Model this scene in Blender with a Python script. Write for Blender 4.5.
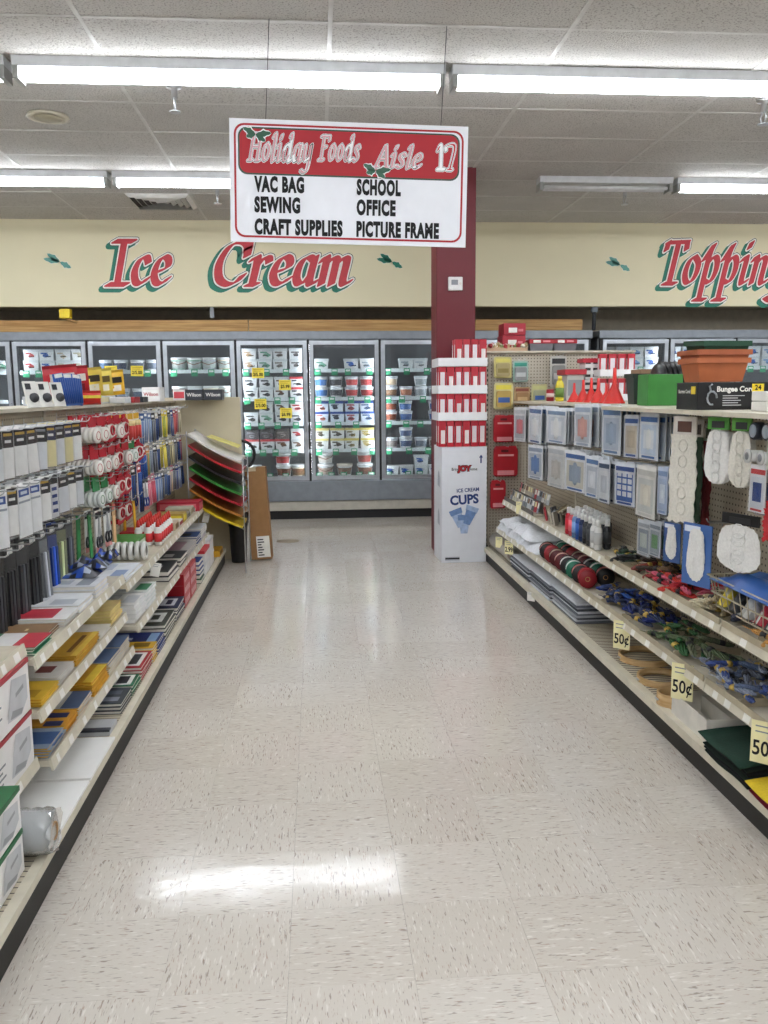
import bpy, math, random
from mathutils import Vector, Matrix
random.seed(17)
for o in list(bpy.data.objects): bpy.data.objects.remove(o)
S = bpy.context.scene
COL = S.collection

# ------------------------------------------------------------------ camera
FPX, EYE = 840.0, 1.40
TH = math.atan(119.6/FPX); PS = math.atan(67/FPX*math.cos(TH)); RO = 0.0088
CF = Vector((math.sin(PS)*math.cos(TH), math.cos(PS)*math.cos(TH), -math.sin(TH)))
_r = Vector((math.cos(PS), -math.sin(PS), 0)); _u = _r.cross(CF)
CR = math.cos(RO)*_r - math.sin(RO)*_u; CU = math.sin(RO)*_r + math.cos(RO)*_u
CC = Vector((0, 0, EYE))
cam = bpy.data.cameras.new('camera'); camo = bpy.data.objects.new('camera', cam); COL.objects.link(camo)
camo.matrix_world = Matrix.Translation(CC) @ Matrix((CR, CU, -CF)).transposed().to_4x4()
cam.sensor_fit = 'HORIZONTAL'; cam.sensor_width = 36; cam.lens = FPX/768*36; cam.clip_start = .05
S.camera = camo
def ray(x, y): return CF + CR*((x-384)/FPX) - CU*((y-512)/FPX)
def onx(x, y, X): d = ray(x, y); return CC + d*(X/d.x)
def ony(x, y, Y): d = ray(x, y); return CC + d*(Y/d.y)
def onz(x, y, z): d = ray(x, y); return CC + d*((z-EYE)/d.z)

# ------------------------------------------------------------------ world / exposure
W = bpy.data.worlds.new('store_ambient'); S.world = W; W.use_nodes = True
W.node_tree.nodes['Background'].inputs[0].default_value = (.93, .96, 1, 1)
W.node_tree.nodes['Background'].inputs[1].default_value = .24
S.view_settings.view_transform = 'Standard'; S.view_settings.look = 'None'
S.view_settings.exposure = 0.25; S.view_settings.gamma = 1; S.view_settings.use_curve_mapping = False
TUBE = 18.0          # emission of the fluorescent tubes

# ------------------------------------------------------------------ materials
def lin(h):
    h = h.lstrip('#'); c = [int(h[i:i+2], 16)/255 for i in (0, 2, 4)]
    return [x/12.92 if x <= .04045 else ((x+.055)/1.055)**2.4 for x in c] + [1]
MC = {}
def M(h, rough=.5, metal=0, var=.10, scale=14, bump=0, emit=0, coat=0, name=None):
    k = (h, rough, metal, var, scale, bump, emit, coat)
    if k in MC: return MC[k]
    m = bpy.data.materials.new(name or 'mat_'+h.strip('#')); MC[k] = m; m.use_nodes = True
    nt = m.node_tree; b = nt.nodes['Principled BSDF']; c = lin(h)
    b.inputs['Roughness'].default_value = rough; b.inputs['Metallic'].default_value = metal
    if coat: b.inputs['Coat Weight'].default_value = coat
    tc = nt.nodes.new('ShaderNodeTexCoord'); nz = nt.nodes.new('ShaderNodeTexNoise')
    nz.inputs['Scale'].default_value = scale; nz.inputs['Detail'].default_value = 3
    nt.links.new(tc.outputs['Object'], nz.inputs['Vector'])
    r = nt.nodes.new('ShaderNodeValToRGB')
    r.color_ramp.elements[0].position = .3; r.color_ramp.elements[1].position = .7
    r.color_ramp.elements[0].color = [x*(1-var) for x in c[:3]]+[1]
    r.color_ramp.elements[1].color = [min(1, x*(1+var*.6)) for x in c[:3]]+[1]
    nt.links.new(nz.outputs['Fac'], r.inputs[0]); nt.links.new(r.outputs[0], b.inputs['Base Color'])
    if bump:
        bp = nt.nodes.new('ShaderNodeBump'); bp.inputs['Strength'].default_value = bump; bp.inputs['Distance'].default_value = .01
        nt.links.new(nz.outputs['Fac'], bp.inputs['Height']); nt.links.new(bp.outputs[0], b.inputs['Normal'])
    if emit:
        b.inputs['Emission Color'].default_value = c; b.inputs['Emission Strength'].default_value = emit
    return m
def clear(name, white=.06, gloss=.12, rough=.05, tint='#FFFFFF', ior=1.45):
    if name in MC: return MC[name]
    m = bpy.data.materials.new(name); MC[name] = m; m.use_nodes = True; nt = m.node_tree; N = nt.nodes
    N.remove(N['Principled BSDF']); out = N['Material Output']
    t = N.new('ShaderNodeBsdfTransparent'); t.inputs[0].default_value = lin(tint)
    d = N.new('ShaderNodeBsdfDiffuse'); d.inputs[0].default_value = (.9, .93, .96, 1)
    g = N.new('ShaderNodeBsdfGlossy'); g.inputs['Roughness'].default_value = rough
    fr = N.new('ShaderNodeFresnel'); fr.inputs[0].default_value = ior
    a = N.new('ShaderNodeMixShader'); a.inputs[0].default_value = white
    nt.links.new(t.outputs[0], a.inputs[1]); nt.links.new(d.outputs[0], a.inputs[2])
    mx = N.new('ShaderNodeMath'); mx.operation = 'MULTIPLY_ADD'; mx.inputs[1].default_value = 1-gloss; mx.inputs[2].default_value = gloss*.35
    nt.links.new(fr.outputs[0], mx.inputs[0])
    b = N.new('ShaderNodeMixShader'); nt.links.new(mx.outputs[0], b.inputs[0])
    nt.links.new(a.outputs[0], b.inputs[1]); nt.links.new(g.outputs[0], b.inputs[2])
    nt.links.new(b.outputs[0], out.inputs[0]); return m
GLASS = clear('freezer_glass', .02, .08, .02, '#F2F5F5')
SLEEVE = clear('clear_sleeve', .03, .10, .22, '#FFFFFF', 1.2)
GUARD = M('#B5A98E', .35, var=.15)
PLAST = clear('clear_plastic', .06, .06, .1, '#FFFFFF', 1.15)
def pegboard_mat(h, name):
    m = M(h, .55, name=name, scale=5.01); nt = m.node_tree; N = nt.nodes; b = N['Principled BSDF']
    tc = N.new('ShaderNodeTexCoord'); sc = N.new('ShaderNodeVectorMath'); sc.operation = 'SCALE'; sc.inputs['Scale'].default_value = 1/.0254
    fr = N.new('ShaderNodeVectorMath'); fr.operation = 'FRACTION'
    sb = N.new('ShaderNodeVectorMath'); sb.operation = 'SUBTRACT'; sb.inputs[1].default_value = (.5, .5, .5)
    ml = N.new('ShaderNodeVectorMath'); ml.operation = 'MULTIPLY'; ml.inputs[1].default_value = (0, 1, 1)
    ln = N.new('ShaderNodeVectorMath'); ln.operation = 'LENGTH'
    gt = N.new('ShaderNodeMath'); gt.operation = 'LESS_THAN'; gt.inputs[1].default_value = .17
    for x, y in ((tc.outputs['Object'], sc.inputs[0]), (sc.outputs[0], fr.inputs[0]), (fr.outputs[0], sb.inputs[0]), (sb.outputs[0], ml.inputs[0]), (ml.outputs[0], ln.inputs[0]), (ln.outputs['Value'], gt.inputs[0])): nt.links.new(x, y)
    mx = N.new('ShaderNodeMix'); mx.data_type = 'RGBA'; src = b.inputs['Base Color'].links[0].from_socket
    nt.links.new(gt.outputs[0], mx.inputs['Factor']); nt.links.new(src, mx.inputs['A']); mx.inputs['B'].default_value = (.035, .03, .025, 1)
    nt.links.new(mx.outputs['Result'], b.inputs['Base Color']); return m
def floor_mat():
    m = bpy.data.materials.new('streaked_vinyl_tile'); m.use_nodes = True; nt = m.node_tree; N = nt.nodes; b = N['Principled BSDF']
    tc = N.new('ShaderNodeTexCoord'); oi = N.new('ShaderNodeObjectInfo')
    ad = N.new('ShaderNodeVectorMath'); ad.operation = 'ADD'
    cx = N.new('ShaderNodeVectorMath'); cx.operation = 'SCALE'; cx.inputs[0].default_value = (37, 91, 5)
    nt.links.new(oi.outputs['Random'], cx.inputs['Scale']); nt.links.new(tc.outputs['Object'], ad.inputs[0]); nt.links.new(cx.outputs[0], ad.inputs[1])
    def streak(sx, sy, lo, hi):
        mp = N.new('ShaderNodeMapping'); mp.inputs['Scale'].default_value = (sx, sy, 1); nt.links.new(ad.outputs[0], mp.inputs[0])
        n = N.new('ShaderNodeTexNoise'); n.inputs['Scale'].default_value = 1; n.inputs['Detail'].default_value = 2; n.inputs['Roughness'].default_value = .6
        nt.links.new(mp.outputs[0], n.inputs['Vector'])
        r = N.new('ShaderNodeMapRange'); r.inputs['From Min'].default_value = lo; r.inputs['From Max'].default_value = hi; nt.links.new(n.outputs['Fac'], r.inputs[0]); return r.outputs[0]
    d = streak(26, 150, .615, .68); d2 = streak(32, 190, .615, .69); l = streak(22, 120, .59, .70)
    base = N.new('ShaderNodeMix'); base.data_type = 'RGBA'; base.inputs['A'].default_value = lin('#CFC7BC'); base.inputs['B'].default_value = lin('#D6CFC5')
    nt.links.new(oi.outputs['Random'], base.inputs['Factor'])
    prev = base.outputs['Result']
    for f, c, k in ((l, '#E9E4DC', .7), (d, '#8C7F74', .72), (d2, '#A58672', .55)):
        mm = N.new('ShaderNodeMath'); mm.operation = 'MULTIPLY'; mm.inputs[1].default_value = k; nt.links.new(f, mm.inputs[0])
        x = N.new('ShaderNodeMix'); x.data_type = 'RGBA'; nt.links.new(mm.outputs[0], x.inputs['Factor']); nt.links.new(prev, x.inputs['A']); x.inputs['B'].default_value = lin(c); prev = x.outputs['Result']
    nt.links.new(prev, b.inputs['Base Color'])
    ge = N.new('ShaderNodeNewGeometry')
    n = N.new('ShaderNodeTexNoise'); n.inputs['Scale'].default_value = 3.2; n.inputs['Detail'].default_value = 5; nt.links.new(ge.outputs['Position'], n.inputs['Vector'])
    r = N.new('ShaderNodeMapRange'); r.inputs['To Min'].default_value = .065; r.inputs['To Max'].default_value = .15; nt.links.new(n.outputs['Fac'], r.inputs[0]); nt.links.new(r.outputs[0], b.inputs['Roughness'])
    n2 = N.new('ShaderNodeTexNoise'); n2.inputs['Scale'].default_value = 9; n2.inputs['Detail'].default_value = 3; nt.links.new(ge.outputs['Position'], n2.inputs['Vector'])
    bp = N.new('ShaderNodeBump'); bp.inputs['Strength'].default_value = .045; bp.inputs['Distance'].default_value = .02; nt.links.new(n2.outputs['Fac'], bp.inputs['Height']); nt.links.new(bp.outputs[0], b.inputs['Normal'])
    b.inputs['IOR'].default_value = 1.5
    return m
def ceil_mat():
    m = M('#C6C3BE', .9, var=.06, scale=3.1, name='fissured_ceiling_tile'); nt = m.node_tree; N = nt.nodes; b = N['Principled BSDF']
    ge = N.new('ShaderNodeNewGeometry')
    n = N.new('ShaderNodeTexNoise'); n.inputs['Scale'].default_value = 105; n.inputs['Detail'].default_value = 3; nt.links.new(ge.outputs['Position'], n.inputs['Vector'])
    r = N.new('ShaderNodeMapRange'); r.inputs['From Min'].default_value = .34; r.inputs['From Max'].default_value = .46; nt.links.new(n.outputs['Fac'], r.inputs[0])
    mx = N.new('ShaderNodeMix'); mx.data_type = 'RGBA'; src = b.inputs['Base Color'].links[0].from_socket
    nt.links.new(r.outputs[0], mx.inputs['Factor']); mx.inputs['A'].default_value = lin('#8E8A84'); nt.links.new(src, mx.inputs['B']); nt.links.new(mx.outputs['Result'], b.inputs['Base Color'])
    bp = N.new('ShaderNodeBump'); bp.inputs['Strength'].default_value = .5; bp.inputs['Distance'].default_value = .01; nt.links.new(n.outputs['Fac'], bp.inputs['Height']); nt.links.new(bp.outputs[0], b.inputs['Normal'])
    return m
def wood_mat(h1, h2, name):
    m = bpy.data.materials.new(name); m.use_nodes = True; nt = m.node_tree; N = nt.nodes; b = N['Principled BSDF']
    tc = N.new('ShaderNodeTexCoord'); mp = N.new('ShaderNodeMapping'); mp.inputs['Scale'].default_value = (2, 12, 40)
    n = N.new('ShaderNodeTexNoise'); n.inputs['Scale'].default_value = 1.3; n.inputs['Detail'].default_value = 4
    nt.links.new(tc.outputs['Object'], mp.inputs[0]); nt.links.new(mp.outputs[0], n.inputs['Vector'])
    r = N.new('ShaderNodeValToRGB'); r.color_ramp.elements[0].position = .35; r.color_ramp.elements[1].position = .7
    r.color_ramp.elements[0].color = lin(h1); r.color_ramp.elements[1].color = lin(h2)
    nt.links.new(n.outputs['Fac'], r.inputs[0]); nt.links.new(r.outputs[0], b.inputs['Base Color']); b.inputs['Roughness'].default_value = .6
    return m

WHITE = M('#EDEDEB', .5); OFFW = M('#E4E0D6', .5); BLACK = M('#17171A', .45); DGREY = M('#3A3C40', .5); GREY = M('#8E9298', .5)
RED = M('#B8202C', .4); BLUE = M('#1E4C9A', .4); NAVY = M('#1B2450', .4); GREEN = M('#2E7D46', .45); YEL = M('#F2D42C', .45); ALU = M('#B9BEC4', .32, .75)
KRAFT = M('#A98255', .75); STEEL = M('#C9CBCE', .3, .9); SHELF = M('#CFC7B4', .45); SHELFD = M('#BEB6A2', .5); TAG = M('#F3EBB8', .6); LBL = M('#F5F3EC', .6)
CARD = M('#E9E5DA', .7); MAN = M('#D9A93F', .6); PEG = pegboard_mat('#BDB29B', 'tan_pegboard'); SPEC = M('#C9C4B8', .6)

# ------------------------------------------------------------------ mesh builder
class MB:
    def __init__(s): s.v = []; s.f = []; s.m = []; s.s = []
    def face(s, pts, m=0, sm=False):
        i = len(s.v); s.v += [tuple(p) for p in pts]; s.f.append(tuple(range(i, i+len(pts)))); s.m.append(m); s.s.append(sm)
    def fi(s, idx, m=0, sm=False): s.f.append(tuple(idx)); s.m.append(m); s.s.append(sm)
    def box(s, x0, x1, y0, y1, z0, z1, m=0, faces=None):
        if x0 > x1: x0, x1 = x1, x0
        if y0 > y1: y0, y1 = y1, y0
        if z0 > z1: z0, z1 = z1, z0
        i = len(s.v); s.v += [(x, y, z) for z in (z0, z1) for y in (y0, y1) for x in (x0, x1)]
        fm = faces or {}
        for k, q in (('b', (0, 2, 3, 1)), ('t', (4, 5, 7, 6)), ('f', (0, 1, 5, 4)), ('k', (2, 6, 7, 3)), ('l', (0, 4, 6, 2)), ('r', (1, 3, 7, 5))):
            s.fi([i+a for a in q], fm.get(k, m))
        return s
    def hexa(s, b, t, m=0):      # 4 bottom pts (ccw from above), 4 top pts
        i = len(s.v); s.v += [tuple(p) for p in b+t]
        for q in ((3, 2, 1, 0), (4, 5, 6, 7), (0, 1, 5, 4), (1, 2, 6, 5), (2, 3, 7, 6), (3, 0, 4, 7)): s.fi([i+a for a in q], m)
        return s
    def cyl(s, p0, p1, r0, r1=None, n=10, m=0, caps=True, sm=True, mc=None):
        p0, p1 = Vector(p0), Vector(p1); r1 = r0 if r1 is None else r1; d = (p1-p0).normalized()
        a = d.orthogonal().normalized(); b = d.cross(a); i = len(s.v)
        for p, r in ((p0, r0), (p1, r1)):
            for k in range(n):
                t = 2*math.pi*k/n; s.v.append(tuple(p+(a*math.cos(t)+b*math.sin(t))*r))
        for k in range(n): j = (k+1) % n; s.fi((i+k, i+j, i+n+j, i+n+k), m, sm)
        if caps:
            mc = m if mc is None else mc
            if r0 > 0: s.fi([i+k for k in range(n)][::-1], mc)
            if r1 > 0: s.fi([i+n+k for k in range(n)], mc)
        return s
    def lathe(s, prof, n=14, c=(0, 0, 0), m=0, axis='z', ms=None, sx=1, sy=1):
        c = Vector(c); i = len(s.v)
        for r, h in prof:
            for k in range(n):
                t = 2*math.pi*k/n; x, y = r*math.cos(t)*sx, r*math.sin(t)*sy
                p = {'z': (x, y, h), 'x': (h, x, y), 'y': (y, h, x)}[axis]; s.v.append(tuple(c+Vector(p)))
        for q in range(len(prof)-1):
            mm = ms[q] if ms else m
            for k in range(n): j = (k+1) % n; s.fi((i+q*n+k, i+q*n+j, i+(q+1)*n+j, i+(q+1)*n+k), mm, True)
        if tuple(prof[0]) == tuple(prof[-1]): return s
        if prof[0][0] > 0: s.fi([i+k for k in range(n)][::-1], ms[0] if ms else m)
        if prof[-1][0] > 0: s.fi([i+(len(prof)-1)*n+k for k in range(n)], ms[-1] if ms else m)
        return s
    def tube(s, pts, r, n=6, m=0, rr=None, closed=False):
        P = [Vector(p) for p in pts]; L = len(P); i0 = len(s.v); up = Vector((.31, .22, .93)).normalized()
        for q, p in enumerate(P):
            if closed: t = (P[(q+1) % L]-P[q-1]).normalized()
            else: t = (P[min(q+1, L-1)]-P[max(q-1, 0)]).normalized()
            a = t.cross(up)
            if a.length < 1e-3: a = t.orthogonal()
            a.normalize(); b = t.cross(a); R = rr[q] if rr else r
            for k in range(n): an = 2*math.pi*k/n; s.v.append(tuple(p+(a*math.cos(an)+b*math.sin(an))*R))
        for q in range(L if closed else L-1):
            q2 = (q+1) % L
            for k in range(n): j = (k+1) % n; s.fi((i0+q*n+k, i0+q*n+j, i0+q2*n+j, i0+q2*n+k), m, True)
        if not closed:
            s.fi([i0+k for k in range(n)][::-1], m); s.fi([i0+(L-1)*n+k for k in range(n)], m)
        return s
    def prism(s, poly, a0, a1, axis='y', m=0, mf=None, mb=None):   # poly 2d extruded along axis
        def P(u, v, a): return {'y': (u, a, v), 'x': (a, u, v), 'z': (u, v, a)}[axis]
        n = len(poly); i = len(s.v); s.v += [P(u, v, a0) for u, v in poly] + [P(u, v, a1) for u, v in poly]
        s.fi(range(i+n-1, i-1, -1), m if mf is None else mf); s.fi(range(i+n, i+2*n), m if mb is None else mb)
        for k in range(n): j = (k+1) % n; s.fi((i+k, i+j, i+n+j, i+n+k), m)
        return s
    def mesh(s, name, mats):
        me = bpy.data.meshes.new(name); me.from_pydata(s.v, [], s.f)
        for m in (mats if isinstance(mats, (list, tuple)) else [mats]): me.materials.append(m)
        me.polygons.foreach_set('material_index', s.m); me.polygons.foreach_set('use_smooth', s.s); me.update()
        return me
    def build(s, name, mats, parent=None, loc=None, bev=0):
        o = bpy.data.objects.new(name, s.mesh(name, mats)); COL.objects.link(o)
        if loc is not None: o.location = loc
        if parent: o.parent = parent
        if bev:
            b = o.modifiers.new('bevel', 'BEVEL'); b.width = bev; b.segments = 2; b.limit_method = 'ANGLE'
        return o
def tag(o, label, cat, group=None, kind=None):
    if label: o['label'] = label
    if cat: o['category'] = cat
    if group: o['group'] = group
    if kind: o['kind'] = kind
    return o
def struct(o, label=None, cat=None):
    o['kind'] = 'structure'
    if label: o['label'] = label
    if cat: o['category'] = cat
    return o
def empty(name, loc, label, cat, group=None, rot=(0, 0, 0)):
    o = bpy.data.objects.new(name, None); COL.objects.link(o); o.location = loc; o.rotation_euler = rot; o.empty_display_size = .05
    return tag(o, label, cat, group)
def inst(name, proto, loc, label, cat, group=None, rot=(0, 0, 0), scale=None):
    """proto: list of (part name, mesh, [sub parts]); one-part prototypes become a plain mesh object"""
    if len(proto) == 1 and not proto[0][2]:
        o = bpy.data.objects.new(name, proto[0][1]); COL.objects.link(o); o.location = loc; o.rotation_euler = rot
        if scale: o.scale = scale
        return tag(o, label, cat, group)
    r = empty(name, loc, label, cat, group, rot)
    if scale: r.scale = scale
    for pn, me, sub in proto:
        c = bpy.data.objects.new(pn, me); COL.objects.link(c); c.parent = r
        for sn, sm, _ in sub:
            d = bpy.data.objects.new(sn, sm); COL.objects.link(d); d.parent = c
    return r
def part(name, me, parent, loc=(0, 0, 0), rot=(0, 0, 0)):
    o = bpy.data.objects.new(name, me); COL.objects.link(o); o.parent = parent; o.location = loc; o.rotation_euler = rot; return o
ORD = ['first', 'second', 'third', 'fourth', 'fifth', 'sixth', 'seventh', 'eighth', 'ninth', 'tenth', 'eleventh', 'twelfth', 'thirteenth', 'fourteenth', 'fifteenth', 'sixteenth', 'seventeenth', 'eighteenth', 'nineteenth', 'twentieth', 'twenty-first', 'twenty-second', 'twenty-third', 'twenty-fourth', 'twenty-fifth']
def u(a, b): return random.uniform(a, b)

# ------------------------------------------------------------------ lettering
def text_mesh(txt, size=1, bold=0, align='CENTER', sx=1, shear=0, mat=None, ext=0, spc=1.0):
    c = bpy.data.curves.new('t', 'FONT'); c.body = txt; c.size = size; c.offset = bold; c.align_x = align; c.align_y = 'CENTER'; c.shear = shear; c.extrude = ext; c.resolution_u = 3; c.space_character = spc
    o = bpy.data.objects.new('t', c); COL.objects.link(o); bpy.context.view_layer.update()
    dg = bpy.context.evaluated_depsgraph_get(); me = bpy.data.meshes.new_from_object(o.evaluated_get(dg))
    bpy.data.objects.remove(o)
    for v in me.vertices: v.co.x *= sx
    me.materials.clear()
    if mat: me.materials.append(mat)
    return me
RX = (math.pi/2, 0, 0)              # faces -Y
RL = (math.pi/2, 0, math.pi/2)      # faces +X
RR = (math.pi/2, 0, -math.pi/2)     # faces -X
GLY = {
 'I': (.62, [[(.32, 1), (.32, 0)], [(.06, 1), (.58, 1)], [(.06, 0), (.58, 0)]]),
 'C': (.86, [[(.76, .72), (.70, .93), (.5, .98), (.28, .86), (.13, .5), (.2, .14), (.42, .0), (.62, .05), (.76, .22)], [(.76, .66), (.76, .96)]]),
 'c': (.56, [[(.46, .50), (.38, .64), (.22, .58), (.12, .32), (.2, .06), (.36, .02), (.5, .14)]]),
 'e': (.58, [[(.14, .28), (.44, .40), (.44, .58), (.30, .65), (.16, .5), (.11, .25), (.2, .05), (.36, .02), (.52, .15)]]),
 'r': (.52, [[(.05, .56), (.17, .62), (.17, .02)], [(.17, .4), (.30, .6), (.43, .62), (.47, .52)], [(.06, .0), (.28, .0)]]),
 'a': (.62, [[(.46, .56), (.30, .65), (.15, .5), (.11, .2), (.2, .02), (.34, .06), (.45, .24)], [(.47, .65), (.45, .1), (.52, .0), (.6, .08)]]),
 'm': (.88, [[(.04, .54), (.14, .63), (.14, .0)], [(.14, .46), (.28, .62), (.38, .6), (.39, .5), (.39, .0)], [(.39, .46), (.53, .62), (.63, .6), (.65, .5), (.65, .08), (.73, 0), (.82, .08)]]),
 'n': (.62, [[(.04, .54), (.14, .63), (.14, .0)], [(.14, .46), (.28, .62), (.39, .6), (.41, .5), (.41, .08), (.48, 0), (.57, .08)]]),
 'T': (.66, [[(.04, .96), (.64, .98)], [(.36, .98), (.36, 0)], [(.2, 0), (.54, 0)], [(.04, .78), (.06, .98)], [(.64, .8), (.62, .98)]]),
 'o': (.54, [[(.28, .65), (.15, .52), (.11, .25), (.2, .04), (.34, .04), (.44, .22), (.44, .48), (.28, .65)]]),
 'p': (.58, [[(.04, .55), (.24, .92), (.17, .62), (.17, -.38)], [(.17, .46), (.32, .64), (.45, .54), (.47, .25), (.36, .03), (.17, .08)], [(.03, -.38), (.34, -.38)]]),
 'i': (.34, [[(.04, .54), (.16, .63), (.16, .08), (.22, 0), (.32, .08)], [(.16, .84), (.2, .98)]]),
 'g': (.6, [[(.46, .56), (.30, .65), (.15, .5), (.12, .24), (.22, .05), (.36, .1), (.45, .26)], [(.47, .65), (.45, -.1), (.38, -.34), (.22, -.4), (.06, -.33)]]),
 's': (.5, [[(.42, .54), (.32, .65), (.18, .6), (.16, .46), (.34, .28), (.38, .12), (.24, 0), (.06, .08)]]),
 'H': (.8, [[(.2, 1), (.2, 0)], [(.62, 1), (.62, 0)], [(.2, .52), (.62, .52)], [(.08, 1), (.3, 1)], [(.08, 0), (.3, 0)], [(.52, 1), (.74, 1)], [(.52, 0), (.74, 0)]]),
 'l': (.34, [[(.05, .9), (.17, 1), (.17, .08), (.23, 0), (.32, .08)]]),
 'd': (.62, [[(.46, .56), (.30, .65), (.15, .5), (.11, .2), (.2, .02), (.34, .06), (.45, .24)], [(.38, .95), (.47, 1), (.46, .1), (.52, 0), (.6, .08)]]),
 'y': (.6, [[(.05, .55), (.13, .63), (.13, .2), (.22, .05), (.36, .1), (.45, .26)], [(.47, .65), (.45, -.1), (.38, -.34), (.22, -.4), (.06, -.33)]]),
 'F': (.68, [[(.26, 1), (.26, 0)], [(.08, .98), (.64, .98)], [(.26, .54), (.5, .54)], [(.1, 0), (.42, 0)], [(.64, .82), (.64, .98)]]),
 'A': (.78, [[(.06, 0), (.36, 1)], [(.36, 1), (.64, 0)], [(.18, .36), (.54, .36)], [(0, 0), (.18, 0)], [(.54, 0), (.76, 0)]]),
 '1': (.5, [[(.06, .78), (.26, 1), (.26, 0)], [(.06, 0), (.46, 0)]]),
 '7': (.62, [[(.06, .8), (.08, .98), (.58, .98), (.3, 0)], [(.16, 0), (.44, 0)]]),
 ' ': (.45, [])}
def hull(P):
    P = sorted(set((round(x, 5), round(y, 5)) for x, y in P))
    def half(Q):
        h = []
        for p in Q:
            while len(h) > 1 and (h[-1][0]-h[-2][0])*(p[1]-h[-2][1])-(h[-1][1]-h[-2][1])*(p[0]-h[-2][0]) <= 0: h.pop()
            h.append(p)
        return h
    return half(P)[:-1] + half(P[::-1])[:-1]
def crom(P, k=4):
    if len(P) < 3: return P
    Q = [P[0]]+list(P)+[P[-1]]; out = []
    for i in range(1, len(Q)-2):
        for j in range(k):
            t = j/k; r = []
            for a in (0, 1):
                p0, p1, p2, p3 = Q[i-1][a], Q[i][a], Q[i+1][a], Q[i+2][a]
                r.append(.5*(2*p1+(p2-p0)*t+(2*p0-5*p1+4*p2-p3)*t*t+(3*p1-p0-3*p2+p3)*t**3))
            out.append(tuple(r))
    return out+[P[-1]]
def glyph(ch, layers, slant=.26, nib=.075, ang=.5):
    """layers: (offset radius, dx, dy, material index, depth toward viewer). Drawn in XZ, facing -Y"""
    mb = MB(); w, st = GLY[ch]; q_ = 0
    for li, (r, dx, dy, mi, dep) in enumerate(layers):
        nx, ny = nib*math.cos(ang), nib*math.sin(ang)
        for s_ in st:
            pl = crom(s_)
            for a, b in zip(pl[:-1], pl[1:]):
                P = []
                for p in (a, b):
                    for sg in (-1, 1):
                        for k in range(8):
                            P.append((p[0]+sg*nx+(r+.018)*math.cos(k*math.pi/4), p[1]+sg*ny+(r+.018)*math.sin(k*math.pi/4)))
                h = [(x+dx+slant*(y+dy), y+dy) for x, y in hull(P)]
                q_ += 1; mb.face([(x, -dep-.00005*(q_ % 30), y) for x, y in h], mi)
    return mb
def word(txt, parent, x0, x1, zb, zh, y, layers, mats, lname='letter', slant=.26, tilt=0, nib=.075):
    """letters as children of parent, between x0 and x1 (parent space)"""
    tot = sum(GLY[c][0] for c in txt); sx = (x1-x0)/tot; cx = 0; cache = {}
    for c in txt:
        if GLY[c][1]:
            if c not in cache: cache[c] = glyph(c, layers, slant, nib).mesh(lname, mats)
            o = part(lname, cache[c], parent, (x0+cx*sx, y, zb+tilt*(x0+cx*sx))); o.scale = (sx, 1, zh)
        cx += GLY[c][0]
def leaf_poly(L, w):
    pts = []
    for k in range(7): t = k/6; pts.append((t*L, w*math.sin(math.pi*t)*(1.15 if k % 2 else .8)))
    return pts + [(t[0], -t[1]) for t in pts[-2:0:-1]]
def holly(name, loc, size, label, mats, group=None):
    t = empty(name, loc, label, 'wall decoration', group)
    for a, L in ((2.55, .9), (2.95, 1.0), (-.5, .75)):
        for k, (g, mi) in enumerate(((1.18, 0), (1, 1))):
            mb = MB(); P = leaf_poly(L*size, .17*size*g); ca, sa = math.cos(a), math.sin(a)
            mb.face([(x*ca-y*sa, -.002-.002*k, x*sa+y*ca) for x, y in P], 0); mb.build('leaf' if k else 'leaf_outline', mats[mi], t)
    return t

# ================================================================== SETTING
LX, RXB = -.775, 1.375                     # aisle-side base fronts of the two gondolas
LPEG, RPEG = -1.20, 1.72                   # peg panel planes
WY = 9.33                                  # freezer / soffit front
CEIL = 3.22
floor = struct(MB().box(-9, 10, -6, 11, -.12, -.006).build('floor', M('#B9B0A5', .5)))
FM = floor_mat()
tm = MB()
a, b_, h = .15236, .15215, -.0015
tm.hexa([(-a, -a, -.006), (a, -a, -.006), (a, a, -.006), (-a, a, -.006)], [(-b_, -b_, 0), (b_, -b_, 0), (b_, b_, 0), (-b_, b_, 0)])
tme = tm.mesh('floor_tile', FM)
rest = MB(); nt_ = 0
for iy in range(-2, 32):
    for ix in range(-14, 22):
        cx, cy = -.094+.1524+.3048*ix, 1.83+.1524+.3048*iy-1.2192
        inview = (-.93 < cx < 1.52 and cy > 1.1 and cy < 9.6) or (7.0 < cy < 9.6 and -1.6 < cx < 2.0)
        par = (ix+iy) % 2
        if inview and nt_ < 300:
            nt_ += 1; o = part('floor_tile', tme, floor, (cx, cy, 0), (0, 0, math.pi/2*par+math.pi*random.randint(0, 1)))
        else: rest.box(cx-.15, cx+.15, cy-.15, cy+.15, -.005, 0)
ro = rest.build('floor_tile_field', FM, floor); ro['kind'] = 'stuff'

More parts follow.
